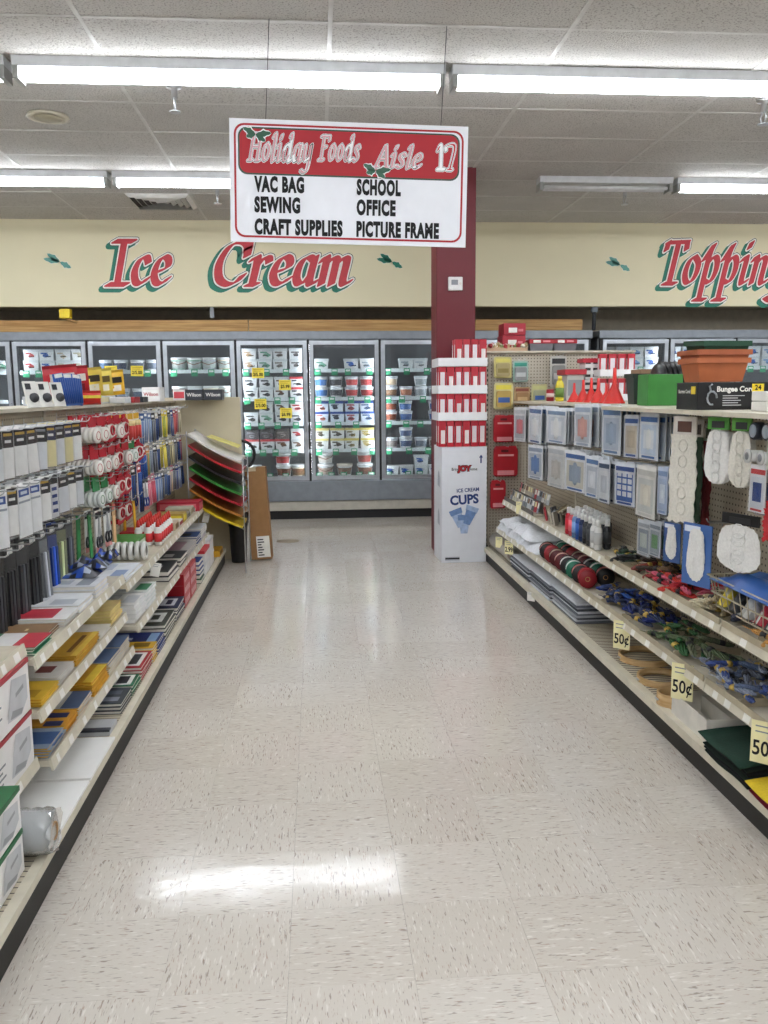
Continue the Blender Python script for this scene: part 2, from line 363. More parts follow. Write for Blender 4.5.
ceiling = struct(MB().box(-9, 10, -6, 11, CEIL+.02, CEIL+.1).build('ceiling', M('#A8A49C', .9)))
CM = ceil_mat(); XL = [.107+1.2192*k for k in range(-7, 8)]; YLN = [9.35-.6096*k for k in range(0, 25)]
ct = MB().hexa([(-.602, -.297, -.004), (.602, -.297, -.004), (.602, .297, -.004), (-.602, .297, -.004)][::1], [(-.609, -.304, .018), (.609, -.304, .018), (.609, .304, .018), (-.609, .304, .018)]).mesh('ceiling_tile', CM)
crest = MB()
for i in range(len(XL)-1):
    for j in range(len(YLN)-1):
        cx, cy = (XL[i]+XL[i+1])/2, (YLN[j]+YLN[j+1])/2
        if cy > 3.4 and -5.5 < cx < 6.5: part('ceiling_tile', ct, ceiling, (cx, cy, CEIL+u(-.001, .003)), (u(-.004, .004), u(-.003, .003), 0))
        else: crest.box(cx-.606, cx+.606, cy-.302, cy+.302, CEIL, CEIL+.015)
co = crest.build('ceiling_tile_field', CM, ceiling); co['kind'] = 'stuff'
TEE = M('#CBC9C4', .5)
for x in XL: MB().box(x-.012, x+.012, -5.3, 9.36, CEIL-.006, CEIL+.019).build('grid_tee', TEE, ceiling)
for y in YLN[:14]: MB().box(XL[0], XL[-1], y-.012, y+.012, CEIL-.005, CEIL+.018).build('grid_tee', TEE, ceiling)

CREAM = M('#E7DEBD', .75, var=.03, scale=2)
zs = ony(384, 306.3, WY).z
wb = struct(MB().box(-9, 10, WY, WY+.12, zs, CEIL+.02).build('wall_back', CREAM))
struct(MB().box(-9, 10, WY+.12, 10.4, zs+.05, zs+.1).build('trim_1', M('#C8BCA6', .8)))
struct(MB().box(-9, 10, 10.3, 10.42, 0, CEIL).build('wall_rear', M('#C8BCA6', .85)))

# lettering on the soffit
SR = M('#C8303C', .5, var=.12, scale=9); SRL = M('#D95A62', .5, var=.1, scale=9); SG = M('#1F7A63', .55); SDG = M('#20352F', .5); SW = M('#F4F1E8', .5)
LAY = [(.085, -.03, -.03, 0, .001), (.058, -.085, -.07, 1, .003), (.04, -.045, -.035, 1, .0035), (.052, 0, 0, 2, .005), (.036, 0, 0, 3, .007), (.0, 0, 0, 4, .009)]
def wall_word(name, txt, px0, px1, pyt, pyb, label, n=.085):
    p0, p1 = ony(px0, pyb, WY), ony(px1, pyb, WY); zt = ony((px0+px1)/2, pyt, WY).z; zb = (p0.z+p1.z)/2
    t = empty(name, (p0.x, WY, zb), label, 'wall lettering', 'painted words on the cream soffit')
    word(txt, t, .05, p1.x-p0.x-.12, .035, (zt-zb)*.93-.035, 0, LAY, [SW, SG, SDG, SW, SR], nib=n)
wall_word('wall_lettering', 'Ice', 101, 181, 238, 288, 'red and green word Ice on the cream soffit')
wall_word('wall_lettering', 'Cream', 205, 362, 238, 288, 'red and green word Cream on soffit, partly behind the hanging sign')
wall_word('wall_lettering', 'Toppings', 652, 812, 238, 287, 'red and green word Toppings on soffit at the right edge', .068)
for nm, (x, y), lab in (('holly_sprig', (60, 262), 'pale holly sprig painted left of the word Ice'), ('holly_sprig', (392, 262), 'dark holly sprig painted right of the word Cream'), ('holly_sprig', (620, 265), 'pale holly sprig painted left of the word Toppings')):
    p = ony(x, y, WY); holly(nm, (p.x, p.y, p.z), .17, lab, [SW, SG if x == 392 else M('#5E9C90', .55)], 'holly sprigs on the soffit')

# column with thermostat
MAR = M('#6E1622', .5, var=.06, scale=4)
cx0, cx1 = ony(436.5, 300, 7.12).x, ony(475.5, 300, 7.12).x
struct(MB().box(cx0, cx1, 7.12, 7.12+cx1-cx0, 0, CEIL).build('column', MAR, bev=.006), 'dark red square column behind the cups display', 'column')
p = ony(455, 284, 7.12)
th = empty('thermostat', (p.x, 7.12, p.z), 'small white thermostat box high on the dark red column', 'thermostat')
MB().box(-.06, .06, -.03, 0, -.055, .055).build('housing', WHITE, th, bev=.006); MB().box(-.035, .02, -.032, -.029, -.01, .03).build('display', GREY, th); MB().cyl((.04, -.029, 0), (.04, -.036, 0), .01).build('knob', OFFW, th)

# timber ledge and dark void above the freezer cases
WOOD = wood_mat('#A87B45', '#D0A76B', 'pine_board')
z0, z1 = 2.07, ony(300, 320, WY+.15).z
jx = ony(248, 325, WY+.15).x
for x0, x1, nm in ((-8, jx, 0), (jx+.01, ony(582, 320, WY+.15).x, 1)):
    o = MB().box(x0, x1, WY+.13, WY+.17, z0, z1).build('ledge_board', WOOD)
    tag(o, ['long knotty pine board on top of the freezers, left of the bracket', 'pine board on top of freezers running behind the red column'][nm], 'board', 'pine boards above the freezers')
p = ony(66, 314, WY+.05); t = empty('ballast_box', (p.x, p.y, p.z), 'small yellow box with a stub hanging under the cream soffit', 'electrical box')
MB().box(-.06, .05, -.04, .05, -.045, .05).build('housing', YEL, t, bev=.004); MB().cyl((0, 0, -.045), (.1, .03, -.09), .012).build('conduit', KRAFT, t)
p = ony(212, 312, WY+.06); o = MB().box(-.02, .02, -.01, .01, -.06, .07).build('hanger_bracket', GREY, None, (p.x, p.y, p.z)); tag(o, 'small grey bracket hanging below soffit above the freezers', 'bracket')
p = ony(594, 320, WY+.1); t = empty('upright_pipe', (p.x, p.y, 2.07), 'short dark valve standing on the freezer top at the gap', 'valve')
MB().cyl((0, 0, 0), (0, 0, .2), .022).build('stem', DGREY, t); MB().box(-.03, .03, -.03, .03, .2, .3).build('cap', M('#7B8791', .4), t); MB().cyl((.03, 0, .26), (.06, 0, .26), .014).build('knob', WHITE, t)

# ------------------------------------------------------------------ fluorescent strips
TUBEM = M('#F6FAFF', .4, emit=TUBE, var=.01); FIX = M('#DADDE0', .4)
def strip(x0, x1, y, lit, label):
    t = empty('strip_light', (x0, y, CEIL-.006), label, 'ceiling light', 'fluorescent strip lights'); L = x1-x0
    MB().prism([(-.075, 0), (.075, 0), (.062, -.05), (-.062, -.05)], 0.01, L-.01, 'x').build('channel', FIX, t)
    for e in (.012, L-.04):
        MB().box(e, e+.028, -.066, .066, -.115, -.048).build('end_cap', M('#A9ABA8', .4), t)
    for s in (-.036, .036):
        MB().cyl((.05, s, -.085), (L-.05, s, -.085), .017, n=10).build('tube', TUBEM if lit else M('#E8EAEC', .25), t)
rows = [5.03, 7.42, 2.54, .15, -2.25, -4.65]
for ri, y in enumerate(rows):
    segs = [(-6.45, -4.05), (-4.03, -1.63), (-1.61, .77), (.79, 3.19), (3.21, 5.61), (5.63, 8.03)]
    if ri == 1: segs = [(-6.45, -4.05), (-4.03, -1.66), (-1.64, .75), (1.93, 3.12), (3.14, 5.54), (5.56, 7.96)]
    for si, (a, b) in enumerate(segs):
        lit = not (ri == 1 and si == 3)
        where = ['row above the aisle sign', 'row nearest the freezers', 'row over the near aisle', 'row over the camera', 'row behind the camera', 'rearmost row'][ri]
        lab = f'lit fluorescent strip, {ORD[si]} from left in ceiling {where}' if lit else 'dead unlit short strip light right of the red column top'
        strip(a, b, y, lit, lab)
def sprinkler(px, py, label):
    p = onz(px, py, CEIL-.02); t = empty('sprinkler_head', (p.x, p.y, CEIL-.008), label, 'sprinkler', 'ceiling sprinkler heads'); t.scale = (1.5, 1.5, 1.5)
    MB().lathe([(.03, .004), (.03, -.008), (.012, -.012), (.012, -.05)], 10).build('body', STEEL, t)
    for s in (-1, 1): MB().tube([(0, s*.012, -.05), (0, s*.022, -.07), (0, s*.008, -.095)], .004, 5).build('yoke', STEEL, t)
    MB().cyl((0, 0, -.095), (0, 0, -.1), .022, n=10).build('deflector', STEEL, t)
for x, y, l in ((174, 88, 'sprinkler head below first strip light, left of aisle sign'), (217, 188, 'small sprinkler head beside the left edge of the aisle sign'), (764, 102, 'sprinkler head at right edge below the first strip light'), (625, 189, 'sprinkler head beneath the dead strip light')): sprinkler(x, y, l)
p = onz(48, 115, CEIL); t = empty('ceiling_speaker', (p.x, p.y, CEIL-.006), 'round beige ceiling speaker left of the aisle sign', 'speaker')
MB().lathe([(.13, 0), (.135, -.012), (.1, -.016), (.09, -.012), (0, -.012)], 24).build('rim', M('#C9C2AE', .6), t)
MB().lathe([(.09, -.014), (.09, -.018), (0, -.02)], 20).build('grille', M('#A79F88', .7), t)
p = onz(162, 200, CEIL); t = empty('air_vent', (p.x, p.y, CEIL-.006), 'square white ceiling air vent with nested louvres near the soffit', 'vent')
for k in range(5):
    a = .29-.055*k; mb = MB()
    for q in range(4):
        c, s = math.cos(q*math.pi/2), math.sin(q*math.pi/2)
        P = [(-a, -a, 0), (a, -a, 0), (a-.035, -a+.035, -.03), (-a+.035, -a+.035, -.03)]
        mb.face([(x*c-y*s, x*s+y*c, z) for x, y, z in P])
    mb.build('louvre', M('#D8D6D0', .5), t)
MB().box(-.28, .28, -.28, .28, -.002, .002).build('backing', M('#4A4844', .8), t)

# ------------------------------------------------------------------ hanging aisle sign
SY = 4.45
tl, tr, bl, br = ony(229, 118, SY), ony(468, 127, SY), ony(231, 240.5, SY), ony(465.5, 248.5, SY)
ctr = (tl+tr+bl+br)/4; SWD = ((tr-tl).length+(br-bl).length)/2; SH = ((tl-bl).length+(tr-br).length)/2
rol = math.atan2((tr-tl).z, (tr-tl).x)
sg = empty('aisle_sign', ctr, 'white hanging aisle sign with red header and black category list', 'sign', rot=(0, -rol, 0))
SIGNW = M('#E9EAEF', .28, var=.02); SIGNR = M('#B01A26', .6, var=.05)
def rrect(x0, x1, z0, z1, r, n=5):
    P = []
    for cx, cz, a in ((x1-r, z1-r, 0), (x0+r, z1-r, 90), (x0+r, z0+r, 180), (x1-r, z0+r, 270)):
        for k in range(n+1): t = math.radians(a+90*k/n); P.append((cx+r*math.cos(t), cz+r*math.sin(t)))
    return P
def ring(P, Q, y): 
    mb = MB(); n = len(P)
    for k in range(n): j = (k+1) % n; mb.face([(P[k][0], y, P[k][1]), (P[j][0], y, P[j][1]), (Q[j][0], y, Q[j][1]), (Q[k][0], y, Q[k][1])])
    return mb
w2, h2 = SWD/2, SH/2
MB().box(-w2, w2, -.004, .004, -h2, h2).build('panel', SIGNW, sg)
ring(rrect(-w2+.022, w2-.022, -h2+.022, h2-.022, .05), rrect(-w2+.032, w2-.032, -h2+.032, h2-.032, .042), -.0052).build('border_line', SIGNR, sg)
hz0, hz1 = h2-.26, h2-.045
MB().prism(rrect(-w2+.042, w2-.042, hz0-.006, hz1+.006, .045), -.0062, -.005).build('header_outline', M('#23402F', .4), sg)
MB().prism(rrect(-w2+.050, w2-.050, hz0+.002, hz1-.002, .04), -.0075, -.0052).build('header_band', SIGNR, sg)
SL = [(.06, 0, 0, 0, .0), (.035, 0, 0, 1, .0012), (.012, 0, 0, 0, .0022), (-.01, -.01, -.01, 2, .003)]
SM_ = [M('#F3F3F3', .35, var=.02), M('#2C5445', .4), M('#D9A0A6', .4)]
word('Holiday', sg, -w2+.085, -.195, hz0+.062, .125, -.008, SL, SM_, nib=.05)
word('Foods', sg, -.165, .045, hz0+.075, .115, -.008, SL, SM_, nib=.05)
word('Aisle', sg, .125, .36, hz0+.05, .105, -.008, SL, SM_, nib=.05)
word('17', sg, .44, .535, hz0+.048, .115, -.008, [(.07, 0, 0, 0, 0), (.045, 0, 0, 1, .0012), (.025, 0, 0, 0, .0022), (-.014, 0, 0, 3, .003)], SM_+[M('#C0272F', .35)], slant=0, nib=.055)
for (x, z) in ((-w2+.13, hz1-.03), (.13, hz0+.03)):
    for a, L in ((2.7, .07), (.1, .08), (-.6, .06), (3.4, .05)):
        P = leaf_poly(L, .014); ca, sa = math.cos(a), math.sin(a)
        for g, mi, yy in ((1.5, SM_[0], -.0115), (1, M('#1F5A3E', .4), -.0125)):
            mb = MB(); mb.face([(x+px*ca-py*g*sa, yy, z+px*sa+py*g*ca) for px, py in P]); mb.build('holly_leaf', mi, sg)
INK = M('#0E0E10', .75, var=.02)
for txt, x, z, wd in (('VAC BAG', -w2+.12, -.02, .25), ('SEWING', -w2+.12, -.119, .23), ('CRAFT SUPPLIES', -w2+.12, -.226, .445), ('SCHOOL', .035, -.02, .225), ('OFFICE', .035, -.119, .2), ('PICTURE FRAME', .035, -.225, .425)):
    me = text_mesh(txt, .098, .0058, 'LEFT', 1, mat=INK, spc=1.14); xs = [v.co.x for v in me.vertices]; k = wd/(max(xs)-min(xs))
    for v in me.vertices: v.co.x = (v.co.x-min(xs))*k
    o = part('lettering', me, sg, (x, -.0065, z+.002), RX)
for x in (-.42, .46): MB().cyl((x, 0, h2), (x+.02, 0, CEIL-ctr.z-.004), .0018, n=5).build('hanging_wire', DGREY, sg)

# ================================================================== FREEZER CASES
FG = M('#8C9299', .4, .35); FGD = M('#5B6066', .5); INT = M('#6F7478', .6); LED = M('#F6F8FF', .4, emit=28, var=.01); GASK = M('#1B1C1F', .5)
SHZ = [1.66, 1.35, 1.075, .775, .46]; TAGM = M('#3FA878', .5); TAGW = M('#EFF6F0', .5)
DW = .782
def freezer(x0, n, label, tags):
    fz = empty('freezer_case', (x0, WY, 0), label, 'freezer', 'glass door freezer cases'); L = n*DW
    MB().box(-.03, L+.03, .04, .95, 1.97, 2.0).box(-.03, L+.03, .90, .95, .42, 1.97).box(-.03, 0, .05, .95, 0, 2.0).box(L, L+.03, .05, .95, 0, 2.0).box(-.03, L+.03, .05, .95, .36, .43).build('liner', INT, fz)
    MB().box(-.03, L+.03, -.02, .9, 1.975, 2.065).build('canopy', FG, fz, bev=.006)
    MB().box(-.03, L+.03, -.02, .06, .21, .43).build('base_panel', FG, fz, bev=.006)
    MB().box(-.03, L+.03, 0.0, .08, .1, .205).build('bumper', M('#BDB8AC', .5), fz, bev=.008)
    MB().box(-.03, L+.03, .05, .12, 0, .1).build('kick_plate', BLACK, fz)
    for z in SHZ[:4]: MB().box(0, L, .13, .85, z-.018, z).box(0, L, .118, .13, z-.035, z+.004, 1).build('interior_shelf', [M('#9AA0A4', .5), M('#DDE6EA', .4)], fz)
    for k in range(n+1):
        MB().box(k*DW-.012, k*DW+.012, .0, .05, .43, 1.975).build('mullion', GASK, fz)
        if 0 < k < n: MB().box(k*DW-.012, k*DW+.012, .055, .075, .5, 1.93).build('light_tube', LED, fz)
    for k in range(n):
        a, b = k*DW+.014, (k+1)*DW-.014; d = MB()
        fwid = .042
        d.box(a, a+fwid, -.015, .03, .445, 1.962).box(b-fwid, b, -.015, .03, .445, 1.962).box(a+fwid, b-fwid, -.015, .03, 1.92, 1.962).box(a+fwid, b-fwid, -.015, .03, .445, .487)
        do = d.build('door', ALU, fz)
        MB().box(a+fwid, b-fwid, .006, .012, .487, 1.92).build('glass_pane', GLASS, do)
        q = MB(); g = fwid
        q.box(a+g, a+g+.01, -.006, .02, .487, 1.92).box(b-g-.01, b-g, -.006, .02, .487, 1.92).box(a+g, b-g, -.006, .02, 1.91, 1.92).build('gasket', FGD, do)
        MB().tube([(b-.02, -.016, .98), (b-.02, -.05, 1.0), (b-.02, -.05, 1.3), (b-.02, -.016, 1.32)], .009, 6).build('handle', ALU, do)
    tg = MB().box(-.034, .034, -.003, 0, -.042, .03, 0).box(-.024, .024, -.0045, -.003, .0, .02, 1).mesh('shelf_tag', [TAGM, TAGW])
    for k in tags:
        for zi, z in enumerate(SHZ):
            if z < tags[k]: continue
            xx = k*DW+.1
            while xx < (k+1)*DW-.08:
                part('shelf_tag', tg, fz, (xx, .116 if zi < 4 else .11, z-.025+(.05 if zi == 4 else 0))); xx += u(.13, .24)
    return fz
B0 = -.077-6*DW
freezer(B0, 10, 'long row of glass door freezers across the back below Ice Cream', {2: 1.2, 3: 1.2, 4: 1.2, 5: 0, 6: 0, 7: 0, 8: 1.0, 9: 1.2})
B1 = 3.19
freezer(B1, 6, 'second row of glass door freezers below the word Toppings', {0: 1.2, 1: 1.2, 2: 1.2})
# --- contents
def sh(h, k):
    c = [int(h[i:i+2], 16) for i in (1, 3, 5)]; return '#%02X%02X%02X' % tuple(max(0, min(255, int(x*k))) for x in c)
def carton(body, lid, art, w=.155, d=.11, h=.115):
    mb = MB(); mb.hexa([(-w/2*.93, -d/2*.9, 0), (w/2*.93, -d/2*.9, 0), (w/2*.93, d/2*.9, 0), (-w/2*.93, d/2*.9, 0)], [(-w/2, -d/2, h*.8), (w/2, -d/2, h*.8), (w/2, d/2, h*.8), (-w/2, d/2, h*.8)])
    lb = MB().box(-w/2-.004, w/2+.004, -d/2-.004, d/2+.004, h*.78, h)
    ar = MB(); y0, y1 = -d/2*.93-.003, -d/2*.98-.003
    cxa, cza = u(-.3, .3), u(.3, .45); n_ = 9
    ar.face([((cxa+u(.35, .75)*math.cos(2*math.pi*q/n_))*w*.4, y0-.0012, (cza+u(.12, .24)*math.sin(2*math.pi*q/n_))*h) for q in range(n_)])
    ar.face([(x*w*.38, y0-.0008, z*h) for x, z in ((-1, .56), (u(-.2, .6), .56), (u(-.2, .6), .7), (-1, .7))])
    ar2 = MB(); k_ = u(-.3, .4); ar2.face([((x*.5+k_)*w*.36, y0-.002, z*h) for x, z in ((-1, .26), (1, .3), (1, .4), (-1, .36))])
    return [('tub', mb.mesh('tub', M(body, .5)), []), ('lid', lb.mesh('lid', M(lid, .45)), []), ('artwork', ar.mesh('artwork', M(art, .5)), [('lettering_band', ar2.mesh('lettering_band', M(sh(art, .5), .5)), [])])]
def roundtub(body, lid, art, r=.075, h=.115):
    mb = MB().lathe([(r*.82, 0), (r, h*.82)], 14); lb = MB().lathe([(r*1.04, h*.8), (r*1.04, h), (0, h)], 14)
    ar = MB(); n = 7; f = [2*math.pi*(.75+(k-n/2)*.05) for k in range(n+1)]
    for k in range(n):
        ar.face([(r*(.86+.12*zz)*1.02*math.cos(t), r*(.86+.12*zz)*1.02*math.sin(t), h*(.15+.55*zz)) for t, zz in ((f[k], 0), (f[k+1], 0), (f[k+1], 1), (f[k], 1))])
    return [('tub', mb.mesh('tub', M(body, .45)), []), ('lid', lb.mesh('lid', M(lid, .4)), []), ('artwork', ar.mesh('artwork', M(art, .5)), [])]
def bucket(body, lid, art, r=.088, h=.137):
    p = roundtub(body, lid, art, r, h)
    hd = MB().tube([(-r*1.03, 0, h*.78), (-r*.8, -r*.75, h*.6), (0, -r*1.08, h*.42), (r*.8, -r*.75, h*.6), (r*1.03, 0, h*.78)], .004, 5)
    return p+[('bail_handle', hd.mesh('bail_handle', M('#8A4A30', .5)), [])]
TUBC = {}
def tubp(kind, *a):
    k = (kind,)+a
    if k not in TUBC: TUBC[k] = {'c': carton, 'r': roundtub, 'b': bucket}[kind](*a)
    return TUBC[k]
W_, L_ = '#DCDFE0', '#CDD3D6'
NAMEC = {'c': 'ice cream carton', 'r': 'round ice cream tub', 'b': 'ice cream bucket'}
def fill(bank, k, zi, items, dname, layers=2, hgt=.115, xs=None):
    bx = (B0 if bank == 0 else B1)+k*DW; n = len(items); z = SHZ[zi]
    for i, it in enumerate(items):
        x = bx+.05+(DW-.1)*(i+.5)/n if xs is None else bx+xs[i]
        for l in range(layers):
            if it is None or (isinstance(it, list) and (l >= len(it) or it[l] is None)): continue
            q = it[l] if isinstance(it, list) else it; kind, body, lid, art, cname = q
            lay = ['lower', 'upper', 'topmost'][l]+' ' if layers > 1 else ''
            inst(NAMEC[kind].replace(' ', '_'), tubp(kind, body, lid, art), (x+u(-.006, .006), WY+.155+(.1 if kind == 'b' else .06)+u(0, .02), z+l*(.137 if kind == 'b' else hgt)+.001),
                 f'{cname} {NAMEC[kind]}, {lay}{ORD[i]} along, {["top", "second", "third", "fourth", "bottom"][zi]} shelf, {dname}', 'ice cream', 'ice cream in the freezers', (0, 0, u(-.06, .06)))
wc = lambda art, n: ('c', W_, L_, art, n)
D3, D4, D5 = 'door behind brown carton', 'second door left of column', 'door beside red column'
brown, bl_, dk, tan, rd, gn = '#6B4A38', '#2C5FB0', '#3B3A3E', '#B99A78', '#B83A3E', '#6FA58C'
A = [wc(tan, 'white'), wc(gn, 'pale'), wc('#8C8078', 'white'), wc('#6F6A68', 'white')]
fill(0, 5, 0, A, D3)
fill(0, 5, 1, [wc(dk, 'white'), wc(dk, 'white'), wc(brown, 'white'), ('c', W_, '#C2454A', dk, 'red-lidded white')], D3)
fill(0, 5, 2, [[wc(dk, 'white')], [wc(gn, 'white'), wc(dk, 'white')], [wc(dk, 'white'), wc(brown, 'white')], [wc(dk, 'white'), ('c', '#E6DAD6', '#E9EAEA', rd, 'pinkish')]], D3)
fill(0, 5, 3, [[('c', W_, '#C2454A', dk, 'red-lidded white'), ('c', '#4B4B50', '#3C3C40', '#8B8C90', 'charcoal')], [('c', W_, '#C2454A', dk, 'red-lidded white'), ('c', '#4B4B50', '#3C3C40', '#8B8C90', 'charcoal')], [('c', W_, '#C2454A', brown, 'red-lidded white'), ('c', '#68605C', '#504A48', '#99918C', 'brown')], [wc(brown, 'white'), wc(rd, 'white')]], D3)
fill(0, 5, 4, [[('b', W_, W_, '#8FA39A', 'white')], None, [('b', W_, W_, '#6B4A38', 'white'), ('b', W_, W_, rd, 'white')], [('b', '#E3DCC8', W_, '#8C6A48', 'cream')]], D3, 2)
rdt = lambda art, n='white': ('r', '#E6E8EA', '#C9CED4', art, n)
fill(0, 6, 0, [wc(gn, 'green-labelled'), None, wc(bl_, 'blue-labelled'), wc('#9AA7B2', 'grey')], D4, 1)
fill(0, 6, 1, [rdt('#4C7FC0'), rdt('#3A3C42'), rdt('#C84A48'), rdt('#B84040')], D4)
fill(0, 6, 2, [('c', '#DCE6F2', '#2B4FA0', '#C97A6A', 'blue-lidded'), ('c', '#DCE6F2', '#2B4FA0', '#3F4658', 'blue-lidded'), ('c', '#DCE6F2', '#2B4FA0', '#B8545A', 'blue-lidded'), ('c', '#DCE6F2', '#2B4FA0', '#5F7498', 'blue-lidded')], D4)
fill(0, 6, 3, [('c', W_, '#D8C77A', '#6B6350', 'yellow-rimmed'), ('c', W_, '#D8C77A', '#4B4238', 'yellow-rimmed'), ('c', W_, '#E0CF6E', '#8A7A48', 'yellow-rimmed'), ('c', W_, '#E0CF6E', '#C2B070', 'yellow-rimmed')], D4)
fill(0, 6, 4, [[('b', W_, W_, '#B8A89A', 'white'), ('b', W_, W_, '#D5CFC6', 'white')], [('b', W_, '#D8CFC0', '#7A6A5A', 'white')], [('b', W_, W_, '#7A5A48', 'white'), ('b', W_, W_, '#A04038', 'white')]], D4, 2)
fill(0, 7, 0, [None, wc('#9AA5AC', 'grey'), wc('#B5BEC4', 'grey'), None], D5, 1)
fill(0, 7, 1, [[rdt('#8A6A50'), rdt('#C8B49A')], [rdt('#B87A60')], [rdt('#9CA5AA', 'grey'), rdt('#9CA5AA', 'grey')], [rdt('#A8B0B4', 'grey')]], D5)
fill(0, 7, 2, [rdt('#A05A40'), rdt('#4A6FA8'), [None], rdt('#3C68B0')], D5)
fill(0, 7, 3, [[rdt('#8A8480')], rdt('#4A5F80'), [rdt('#6A7480'), None], [rdt('#8A8480')]], D5)
fill(0, 7, 4, [[('c', W_, W_, bl_, 'white')], [('c', W_, W_, bl_, 'white')], [('c', W_, W_, bl_, 'white'), ('c', W_, W_, '#2C5FB0', 'white')], [('c', W_, W_, bl_, 'white')]], D5, 2)
pl = lambda c, n: ('b', c, W_, '#B9C4C0', n)
fill(0, 4, 0, [pl('#A8CDBB', 'mint'), pl('#9FC7B2', 'mint'), pl('#C3C8D2', 'grey'), pl('#D9CDB4', 'cream')], 'third visible door', 1)
fill(0, 4, 1, [pl('#B8AFA8', 'brown'), pl('#E2EBEF', 'white'), pl('#E6DEC4', 'cream'), pl('#E9E2D2', 'cream')], 'third visible door', 1)
fill(0, 3, 0, [rdt('#55708F'), rdt('#44506A'), rdt('#5E6A80'), rdt('#6A7484')], 'second visible door', 1)
fill(0, 3, 1, [rdt('#7A8290'), rdt('#8A929C'), rdt('#5E6A80'), rdt('#7A8290')], 'second visible door', 1)
fill(0, 2, 0, [wc(rd, 'red and blue'), wc(bl_, 'red and blue'), wc('#C8B8A0', 'white'), wc('#B0A890', 'white')], 'first full door from left', 2)
fill(0, 2, 1, [wc('#B89A70', 'white'), wc(bl_, 'white'), wc(rd, 'white'), None], 'first full door from left', 1)
fill(0, 1, 0, [wc(gn, 'white'), wc(bl_, 'white'), wc(gn, 'white')], 'leftmost door', 1)
fill(0, 8, 0, [wc('#9AA5AC', 'white')]*3, 'door behind pegboard endcap', 1)
fill(0, 9, 0, [wc(bl_, 'white')]*3, 'end door right of endcap', 1)
for k in range(3):
    fill(1, k, 0, [wc(bl_, 'blue and white'), wc(bl_, 'blue and white'), wc('#6F9AD0', 'blue and white'), wc(bl_, 'blue and white')], f'{ORD[k]} door under Toppings', 2)
    fill(1, k, 1, [wc('#5E88C0', 'blue and white'), wc('#B84048', 'red and white'), wc(bl_, 'blue and white'), wc('#B84048', 'red and white')], f'{ORD[k]} door under Toppings', 1)
# yellow price cards on the glass
PRC = M('#F4DE4A', .55); 
def pcard(px, py, txt, label):
    p = ony(px, py, WY-.004); t = empty('price_card', (p.x, p.y, p.z), label, 'price card', 'yellow price cards on the freezer glass', (0, u(-.03, .03), 0))
    MB().box(-.065, .065, -.0015, .0015, -.055, .055).build('card', PRC, t)
    part('price_lettering', text_mesh(txt, .05, .0015, mat=INK, sx=.85), t, (0, -.003, -.018), RX)
    for q in (0, 1): MB().box(-.05, .05-.02*q, -.0025, -.0015, .036-.018*q, .041-.018*q).build('print_line', M('#B09020', .6), t)
for x, y, s, l in ((258, 373, '2/5.00', 'uppermost yellow price card on the door behind the carton'), (285, 385, '$5.99', 'upper right yellow price card on the door behind the carton'), (260.5, 404, '2/5.00', 'lower left yellow price card on the door behind the carton'), (286, 413, '$6.99', 'lowest yellow price card on the door behind the carton'), (137, 371, '2/5.00', 'yellow price card on the door above the candy bags'), (111, 371, '$4.99', 'yellow price card partly hidden behind the yellow candy bags')): pcard(x, y, s, l)

# ================================================================== GONDOLAS
KICK = M('#23211E', .55); RAIL = M('#D9D2BE', .4); PEGW = pegboard_mat('#CDC3AC', 'light_pegboard')
HOOK = MB().tube([(-.004, 0, 0), (.19, 0, 0), (.2, 0, .006), (.206, 0, .018)], .0026, 5).tube([(0, 0, .02), (0, 0, -.02)], .003, 5).mesh('peg_hook', STEEL)
def shelf(par, s, y0, y1, xf, xb, z, rail=True, label=None):
    """s=+1: front towards +X"""
    o = MB().box(xb, xf-s*.006, y0+.004, y1-.004, z-.022, z-.003).build('shelf', SHELF, par)
    if rail:
        P = [(xf-s*.012, z+.002), (xf-s*.004, z+.004), (xf+s*.004, z-.034), (xf-s*.004, z-.036)]
        mb = MB().prism(P, y0+.003, y1-.003, 'y'); y = y0+.05
        while y < y1-.07:
            w = u(.025, .05); a = (xf-s*.0022, z-.004); b = (xf+s*.0045, z-.030)
            mb.face([(a[0], y, a[1]), (a[0], y+w, a[1]), (b[0], y+w, b[1]), (b[0], y, b[1])], 1); y += u(.09, .2)
        mb.build('price_rail', [RAIL, LBL], o)
    return o
YB = [1.38, 2.61, 3.84, 5.15, 6.47]
gl = empty('gondola_shelving', (0, 0, 0), 'left aisle shelving run with pegboard back, stocked with school supplies', 'shelving')
for a, b in zip(YB[:-1], YB[1:]):
    MB().box(LPEG, LX-.02, a+.002, b-.002, .1, .118).build('base_deck', PEGW, gl)
    MB().box(LX-.03, LX, a+.001, b-.001, .095, .122).build('deck_rail', RAIL, gl)
    MB().box(LX-.05, LX-.012, a, b, 0, .095).build('kick_plate', KICK, gl)
    MB().box(LPEG-.012, LPEG, a+.003, b-.003, .1, 1.335).build('pegboard_panel', PEG, gl)
    MB().box(LPEG-.04, LPEG+.006, a-.015, a+.015, 0, 1.34).build('upright', SHELFD, gl)
    MB().box(LPEG-.3, LPEG+.045, a+.002, b-.002, 1.335, 1.35).build('top_shelf', SHELF, gl)
MB().box(LPEG, LX-.02, 6.47, 6.98, .1, .118).build('base_deck', PEGW, gl); MB().box(LX-.05, LX-.012, 6.47, 6.98, 0, .095).build('kick_plate', KICK, gl); MB().box(LX-.03, LX, 6.47, 6.98, .095, .122).build('deck_rail', RAIL, gl)
MB().box(LPEG-.012, LPEG, 6.47, 7.13, .1, 1.335).build('pegboard_panel', PEG, gl); MB().box(LPEG-.3, LPEG+.045, 6.47, 7.13, 1.335, 1.35).build('top_shelf', SHELF, gl)
SHL = {}
